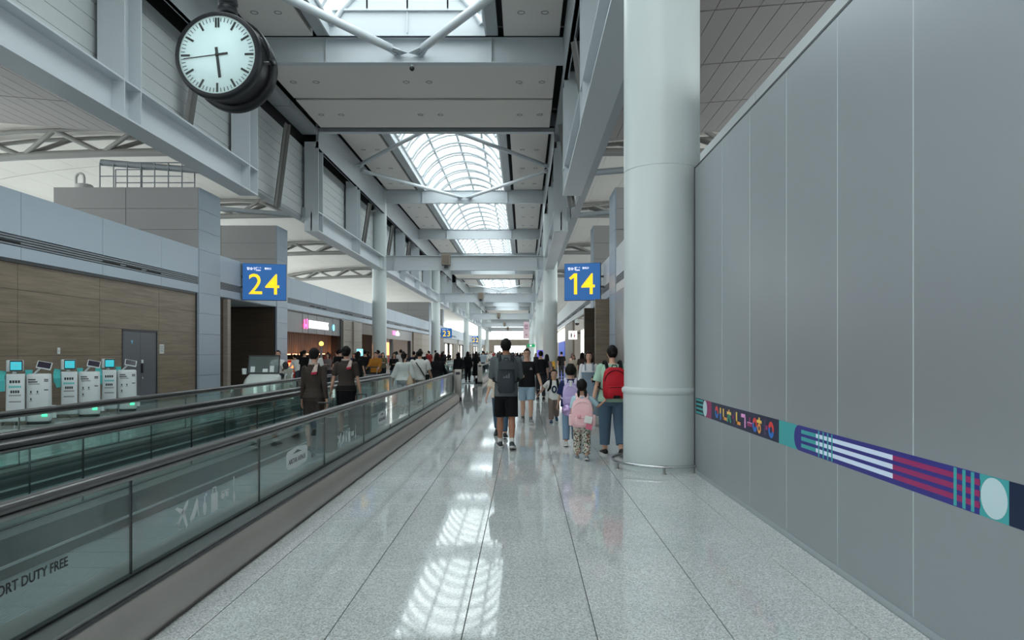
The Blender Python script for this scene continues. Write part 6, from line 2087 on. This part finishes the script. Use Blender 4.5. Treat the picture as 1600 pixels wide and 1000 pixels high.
def scarf(p, xs):
    k = p['S']
    ring_ = [p['UU']((0.045 * k * cos(a), -0.006 * k + 0.042 * k * sin(a), 0.85 * k)) for a in [2 * pi * q / 16 for q in range(16)]]
    s = MB().tube(ring_, [(0.014, 0.02)] * 16, 8, closed=True).build('scarf', sc_m, p['root'])
    b = MB()
    b.prism([p['UU']((xs * k, -0.062 * k, 0.845 * k)), p['UU']((xs * k + 0.05, -0.07 * k, 0.845 * k)), p['UU']((xs * k + 0.04, -0.08 * k, 0.775 * k)), p['UU']((xs * k - 0.05, -0.08 * k, 0.765 * k))], Vector((0, -0.008, 0)))
    b.build('scarf_end', sc_m, s)
    b = MB()
    b.prism([p['UU']((xs * k + 0.041, -0.081 * k, 0.777 * k)), p['UU']((xs * k - 0.051, -0.081 * k, 0.767 * k)), p['UU']((xs * k - 0.055, -0.083 * k, 0.748 * k)), p['UU']((xs * k + 0.03, -0.083 * k, 0.752 * k))], Vector((0, -0.009, 0)))
    b.build('scarf_border', sc_r, s)
scarf(p8, 0.03); scarf(p9, 0.055)
def suitcase(x, y, rz, label, m=None, h=0.54, tall=0.80):
    m = m or mat('case_black', srgb(30, 32, 34), 0.4)
    t = thing('suitcase', label, 'suitcase', (x, y, 0.025 if x < -2.4 else 0), rz)
    MB().rbox(-0.2, 0.2, -0.12, 0.12, 0.06, 0.06 + h, 0.05).build('shell', m, t)
    for k in (-1, 1):
        MB().box(k * 0.1 - 0.012, k * 0.1 + 0.012, -0.124, 0.124, 0.1, 0.02 + h).build('rib', m, t)
        MB().tube([(k * 0.09, 0.1, 0.05 + h), (k * 0.09, 0.1, tall)], 0.008, 6).build('handle_tube', M_dark_grey, t)
        for q in (-1, 1):
            MB().lathe([(0, -0.015), (0.03, -0.015), (0.03, 0.015), (0, 0.015)], (k * 0.16, q * 0.09, 0.03), 'x', 12).build('wheel', M_ink, t)
            MB().tube([(k * 0.16, q * 0.09, 0.03), (k * 0.16, q * 0.09, 0.08)], 0.012, 6).build('caster', M_ink, t)
    MB().tube([(-0.1, 0.1, tall), (0.1, 0.1, tall)], 0.013, 8).build('grip', M_dark_grey, t)
suitcase(-3.02, 10.75, radians(10), 'black trolley suitcase behind the long-sleeved uniformed person')
suitcase(-3.0, 13.0, radians(0), 'black trolley suitcase beside the short-sleeved uniformed person')

# 10, 11 couple in white at the end of the walkway
p10 = person('person in a loose pale blouse and light trousers with a straw tote, on the walkway', -3.28, 19.4, radians(0), 1.58, 'f',
             dict(hl=6, kl=5, hr=-5, kr=8, sl=(4, 18), sr=(4, 14), el=10, er=14), dict(m=cloth((206, 212, 208)), sleeve=0.8, hem=0.52, loose=0.035, cuff=0.06, name='blouse'),
             dict(kind='pants', m=cloth((190, 200, 206)), len=0.93, loose=0.02, cuff=0.06), (shoe_w, sole_w), SKIN, ('ponytail', HAIR), vox=0.01)
k = p10['S']
tt = thing('tote_bag', 'beige straw tote bag on the shoulder of the person in the loose pale blouse', 'bag', (p10['x'], p10['y'], 0), p10['rz'])
bz_ = [p10['UU'](q) for q in ((0.12 * k, -0.1 * k, 0.5 * k),)]
c = bz_[0]
MB().rings([[c + Vector((0.09 * a * cos(2 * pi * j / 14), 0.07 * b_ * sin(2 * pi * j / 14), z)) for j in range(14)] for a, b_, z in ((0.7, 0.6, -0.2), (1.2, 1.1, -0.16), (1.0, 0.9, 0.0), (0.45, 0.4, 0.14))]).build('bag', cloth((206, 184, 156)), tt)
MB().tube([c + Vector((0.02, 0, 0.12)), p10['UU']((0.075 * k, -0.06 * k, 0.72 * k)), p10['UU']((0.075 * k, -0.01, 0.856 * k)), p10['UU']((0.08 * k, 0.09 * k, 0.7 * k))], 0.01, 6).build('strap', cloth((206, 184, 156)), tt)
p11 = person('person in a white polo shirt with black cross-body strap on the walkway', -2.92, 19.9, radians(0), 1.64, 'm',
             dict(hl=-5, kl=8, hr=6, kr=5, sl=(2, 12), sr=(8, 12), el=12, er=30), dict(m=cloth((214, 214, 210)), sleeve=0.46, hem=0.49, loose=0.02, cuff=0.042, name='polo_shirt', collar=1),
             dict(kind='pants', m=cloth((176, 168, 150)), len=0.95, loose=0.014, cuff=0.042), (shoe_w, sole_w), SKIN, ('crop', HAIR), vox=0.01, build=1.14)
k = p11['S']
tt = thing('sling_bag', 'black cross-body sling bag worn by the person in the white polo shirt', 'bag', (p11['x'], p11['y'], 0), p11['rz'])
MB().tube([p11['UU'](q) for q in ((-0.06 * k, 0.08 * k, 0.78 * k), (-0.062 * k, 0.0, 0.865 * k), (-0.04 * k, -0.092 * k, 0.78 * k), (0.03 * k, -0.104 * k, 0.68 * k), (0.1 * k, -0.09 * k, 0.56 * k))], [(0.024, 0.006)] * 5, 8).build('strap', black, tt)
MB().rbox(-0.05, 0.05, -0.09, 0.09, -0.1, 0.1, 0.03).xf(Matrix.Translation(p11['UU']((0.138 * k, -0.05 * k, 0.53 * k)))).build('pouch', black, tt)

# 12 to 17: others near the end of the walkway
person('person in black with a grey hood leaving the walkway by the grey bollard', -2.72, 22.2, radians(0), 1.57, 'f', dict(hl=12, kl=6, hr=-10, kr=20, sl=(6, 8), sr=(24, 14), el=20, er=20), dict(m=black, sleeve=0.95, hem=0.46, loose=0.03, cuff=0.03, name='hooded_coat', collar=1),
       dict(kind='pants', m=black, len=0.95, loose=0.01), (shoe_b, sole_b), SKIN, ('bob', HAIR), vox=0.011)
person('person in black trousers and top stepping out past the grey bollard', -2.86, 31.0, radians(0), 1.58, 'f', dict(WALK_L), dict(m=black, sleeve=0.9, hem=0.46, loose=0.025, name='top'), dict(kind='pants', m=black, len=0.95, loose=0.012), (shoe_b, sole_b), SKIN, ('long', HAIR), vox=0.011)
pA = person('person all in black standing by the farther bollard, one of two', -2.95, 37.2, radians(-10), 1.62, 'f', dict(STAND), dict(m=black, sleeve=0.95, hem=0.45, loose=0.03, name='coat'), dict(kind='pants', m=black, len=0.96, loose=0.02), (shoe_b, sole_b), SKIN, ('long', HAIR), vox=0.012)
p16 = person('person in a black T-shirt and white face mask behind the white polo shirt', -4.03, 27.6, radians(180), 1.72, 'm', dict(WALK_R), dict(m=black, sleeve=0.46, hem=0.49, loose=0.02, cuff=0.042, name='t_shirt'), dict(kind='pants', m=cloth((52, 56, 62)), len=0.95), (shoe_b, sole_w), SKIN, ('short', HAIR), vox=0.011)
h16 = p16['hp']
MB().rings([[h16((0.25 * sin(a) * w, 0.30 + 0.12 * cos(a) * w + dy, z)) for a in [2 * pi * k / 14 for k in range(14)]] for z, w, dy in ((0.06, 0.7, 0.0), (0.16, 1.05, 0.0), (0.3, 1.15, 0.03), (0.40, 0.95, 0.0))]).build('face_mask', white_c, p16['root'])
p17 = person('mostly hidden person in a cream top walking this way behind the grey sweatshirt', -0.44, 13.4, radians(180), 1.5, 'f', dict(WALK_L, sl=(4, 8), sr=(4, 14)), dict(m=cloth((220, 206, 188)), sleeve=0.6, hem=0.5, loose=0.02, name='blouse'), dict(kind='pants', m=denim, len=0.95), (shoe_b, sole_b), SKIN, ('long', HAIR), vox=0.011)

# prototypes for the people farther away
protos = {}
protos['woman_walk'] = person('person in black top and jeans, arms crossed, before the bright glass shop', -5.85, 32.0, radians(200), 1.56, 'f', dict(STAND, sl=(20, 10), sr=(20, 10), el=80, er=80, il=40, ir=40), dict(m=black, sleeve=0.9, hem=0.5, loose=0.02, name='top'), dict(kind='pants', m=denim, len=0.95), (shoe_b, sole_w), SKIN, ('long', HAIR), vox=0.012)
protos['man_walk'] = person('person in an orange jacket walking this way with a trolley, the nearer of two', -6.02, 28.8, radians(175), 1.6, 'm', dict(WALK_R, sl=(30, 8), sr=(30, 8), el=40, er=40), dict(m=cloth((176, 116, 44)), sleeve=0.9, hem=0.49, loose=0.026, name='jacket', collar=1), dict(kind='pants', m=cloth((52, 56, 62)), len=0.95), (shoe_b, sole_w), SKIN, ('short', HAIR), vox=0.012)
protos['man_back'] = person('person in black with short hair standing beside the first shop-side column', -6.75, 30.2, radians(5), 1.68, 'm', dict(STAND), dict(m=black, sleeve=0.5, hem=0.49, loose=0.02, cuff=0.042, name='t_shirt'), dict(kind='pants', m=cloth((44, 46, 50)), len=0.95), (shoe_b, sole_b), SKIN, ('short', HAIR), vox=0.012)
protos['woman_back'] = person('long-haired person in a black dress standing by the far handrail', -6.15, 26.4, radians(-15), 1.62, 'f', dict(STAND), dict(m=black, sleeve=0.45, hem=0.55, loose=0.02, name='top'), dict(kind='skirt', m=black, len=0.2, flare=0.03, waist=0.6), (shoe_b, sole_b), SKIN, ('long', HAIR), vox=0.012)
protos['woman_side'] = person('person in white bending over beside the panelled pillar', -9.5, 30.0, radians(60), 1.55, 'f', dict(STAND, lean=24, sl=(50, 8), sr=(46, 8), el=40, er=44), dict(m=white_c, sleeve=0.7, hem=0.5, loose=0.02, name='shirt'), dict(kind='pants', m=cloth((60, 62, 70)), len=0.95), (shoe_b, sole_w), SKIN, ('ponytail', HAIR), vox=0.012)
driver = person('dark-haired person in a white blouse seated at the wheel of the white cart', -7.62 + 0.1, 21.75, radians(180 + 8), 1.62, 'f', dict(hl=84, kl=80, hr=84, kr=80, sl=(34, 8), sr=(30, 10), el=46, er=50, fl=0, fr=0), dict(m=white_c, sleeve=0.7, hem=0.54, loose=0.018, name='blouse'), dict(kind='pants', m=cloth((50, 52, 60)), len=0.95), (shoe_b, sole_b), SKIN, ('ponytail', HAIR), vox=0.011)
driver['root'].location.z = 0.36
bake_pending()

def another(key, x, y, rz, label, group=None, scale=1.0, **cols):
    src = protos[key]['root']
    r = src.copy(); COL.objects.link(r)
    r.location = (x, y, 0); r.rotation_euler = (0, 0, radians(rz)); r.scale = (scale,) * 3
    r['label'] = label
    if group: r['group'] = group
    elif 'group' in r: del r['group']
    seen = set()
    def rec(o, new):
        for ch in o.children:
            c = ch.copy(); COL.objects.link(c); c.parent = new
            base = ch.name.split('.')[0]
            kind = {'top': 'top', 't_shirt': 'top', 'jacket': 'top', 'shirt': 'top', 'pants': 'bottom', 'skirt': 'bottom', 'hair': 'hair', 'shoe': 'shoe'}.get(base)
            if kind in cols:
                c.material_slots[0].link = 'OBJECT'
                c.material_slots[0].material = cols[kind]
            rec(ch, c)
    rec(src, r)
    return r
G = lambda *c: cloth(c)
another('woman_back', -2.58, 38.3, 10, 'long-haired person in a black dress standing by the farther bollard, second of two', None, 1.0)
another('man_walk', -6.45, 31.2, 170, 'person in an ochre jacket walking this way, the farther of two', None, 0.99, top=G(160, 104, 40), bottom=G(30, 30, 34))
another('man_back', -7.95, 27.2, 10, 'grey-haired person in a white T-shirt standing in the crowd by the cart', None, 0.98, top=white_c, hair=HAIR_GR, bottom=G(120, 116, 108))
another('man_back', -8.95, 29.0, -30, 'person in black leaning toward the doughnut counter beside the bending white shirt', None, 1.0)
another('man_back', -7.35, 28.4, -8, 'short-haired person in a black T-shirt between the two uniformed people, farther back', None, 1.02)
another('woman_walk', -9.1, 33.0, 160, 'person in a floral grey top facing this way before the doughnut shop', None, 0.98, top=G(128, 116, 116), bottom=G(40, 40, 46))
another('woman_back', -10.2, 32.6, 30, 'person in dark clothes next to the red end of the doughnut counter', None, 1.0)
another('woman_walk', -10.6, 36.2, 190, 'person in a red top serving near the red end of the doughnut counter', None, 1.0, top=G(170, 40, 44))
another('man_walk', -8.0, 34.5, 200, 'person in a dusty pink shirt walking this way before the doughnut shop', None, 0.98, top=G(176, 140, 136), bottom=G(50, 52, 60))
another('man_back', -9.6, 36.5, 60, 'person in a pale grey shirt queueing at the doughnut shop', None, 0.98, top=G(160, 158, 156), bottom=G(40, 42, 50))
another('woman_back', -8.9, 38.0, 90, 'person in a plum dress queueing at the doughnut shop', None, 0.98, top=G(80, 56, 68), bottom=G(80, 56, 68))
another('man_back', -8.2, 40.0, 75, 'person in a navy shirt queueing at the doughnut shop', None, 1.0, top=G(40, 46, 70), bottom=G(30, 30, 34))
another('woman_walk', -7.3, 36.8, 185, 'person in a khaki top walking this way past the doughnut shop', None, 1.0, top=G(110, 104, 84), bottom=G(36, 38, 44))
another('man_back', -6.65, 38.4, 0, 'person in a white shirt walking toward the bright glass shop', None, 1.03, top=white_c, bottom=G(60, 62, 66))
another('man_back', -5.3, 34.2, 0, 'person in dark blue behind the white polo shirt, near the farther walkway', None, 0.97, top=G(36, 40, 58))
another('woman_back', -4.6, 40.0, 0, 'person in a dark coat riding the farther walkway', None, 0.98, top=G(34, 34, 40), bottom=G(34, 34, 40))
another('man_walk', -5.05, 44.0, 180, 'person in a burgundy jacket riding the farther walkway this way', None, 0.98, top=G(96, 36, 48), bottom=G(30, 30, 34))
qc = [((128, 60, 56), 'brick red'), ((196, 190, 182), 'off-white'), ((52, 60, 82), 'slate blue'), ((150, 142, 130), 'sand'), ((34, 36, 40), 'charcoal'), ((104, 120, 96), 'sage'), ((172, 150, 160), 'mauve'), ((60, 44, 40), 'chocolate'), ((92, 110, 130), 'steel blue'), ((210, 196, 160), 'cream yellow')]
for i, (c, cn) in enumerate(qc):
    another(['man_back', 'woman_back', 'woman_walk', 'man_walk'][i % 4], -10.9 + 0.36 * i + 0.2 * (i % 3), 39.5 + 1.35 * ((i * 3) % 5), [60, 80, 190, 170][i % 4], f'person in {cn} clothes among the queue before the doughnut shop', None, 0.94 + 0.012 * (i % 5), top=G(*c), bottom=G(40, 42, 48))
# hoarding side, farther off
another('man_back', 0.56, 24.0, 5, 'person in a black T-shirt walking away behind the man with glasses', None, 0.97)
another('woman_back', 0.86, 27.0, 0, 'person in a checked grey-rose top walking away behind the man with glasses', None, 0.93, top=G(150, 128, 132), bottom=G(50, 52, 60))
another('woman_walk', 2.72, 40.0, 190, 'person in a pale pink top with folded arms near the yellow caution board', None, 0.96, top=G(214, 176, 170), bottom=G(150, 136, 124), hair=HAIR_BR)
another('man_back', 2.25, 43.0, 20, 'person all in black by the foot of the far column and yellow board', None, 0.96)
another('woman_back', 2.45, 30.0, -20, 'person in brown standing before the lit shop below the gate 14 sign', None, 0.97, top=G(72, 58, 54), bottom=G(50, 44, 44))
another('woman_walk', 2.45, 35.2, 170, 'person in a cream blouse beside the lit shop front', None, 0.93, top=G(216, 200, 180), bottom=G(90, 84, 80))
another('man_back', -3.0, 52.0, 4, 'person in a pale blue shirt with a dark strap far down the open floor', None, 1.0, top=G(186, 204, 216), bottom=G(50, 52, 60))
# the crowd far down the concourse
dark = [('dark', G(30, 30, 34)), ('dark', G(44, 46, 54)), ('dark', G(24, 26, 36)), ('pale', G(206, 204, 200)), ('brown', G(96, 76, 62)), ('dark', G(40, 34, 36)), ('grey', G(120, 120, 122)), ('red', G(140, 48, 48))]
keys = ['man_back', 'woman_back', 'woman_walk', 'man_walk']
random.seed(21)
spots = []
zones = [(-9.6, -6.4, 42, 70, 16), (-2.0, 1.0, 46, 95, 14), (-9.5, 1.0, 80, 130, 26), (-9.0, 0.6, 130, 205, 22)]
for zx0, zx1, zy0, zy1, cnt in zones:
    for i in range(cnt):
        x = random.uniform(zx0, zx1); y = random.uniform(zy0, zy1)
        if zx1 > 0 and zx0 < -3 and -6.2 < x < -1.9 and y < 82: x = -1.2
        for _ in range(30):
            if all((x - a) ** 2 + (y - b_) ** 2 > 0.8 for a, b_ in spots): break
            x += random.uniform(-0.6, 0.6); y += random.uniform(0, 1.2)
        spots.append((x, y))
        cname, cm_ = random.choice(dark)
        ky = random.choice(keys)
        way = 180 if ky in ('woman_walk', 'man_walk') else 0
        where = 'past the doughnut shop' if zx1 < -5 else 'on the open floor' if zx0 > -3 else 'near the end wall' if zy0 >= 130 else 'far down the hall'
        what = f'small distant person in {cname} clothes ' + ('facing this way ' if way else 'seen from behind ') + where
        another(ky, x, y, way + random.uniform(-25, 25), what, what.replace('small distant person', 'distant people'), random.uniform(0.93, 1.04), top=cm_, bottom=random.choice([G(30, 30, 34), G(52, 56, 66), cm_]))
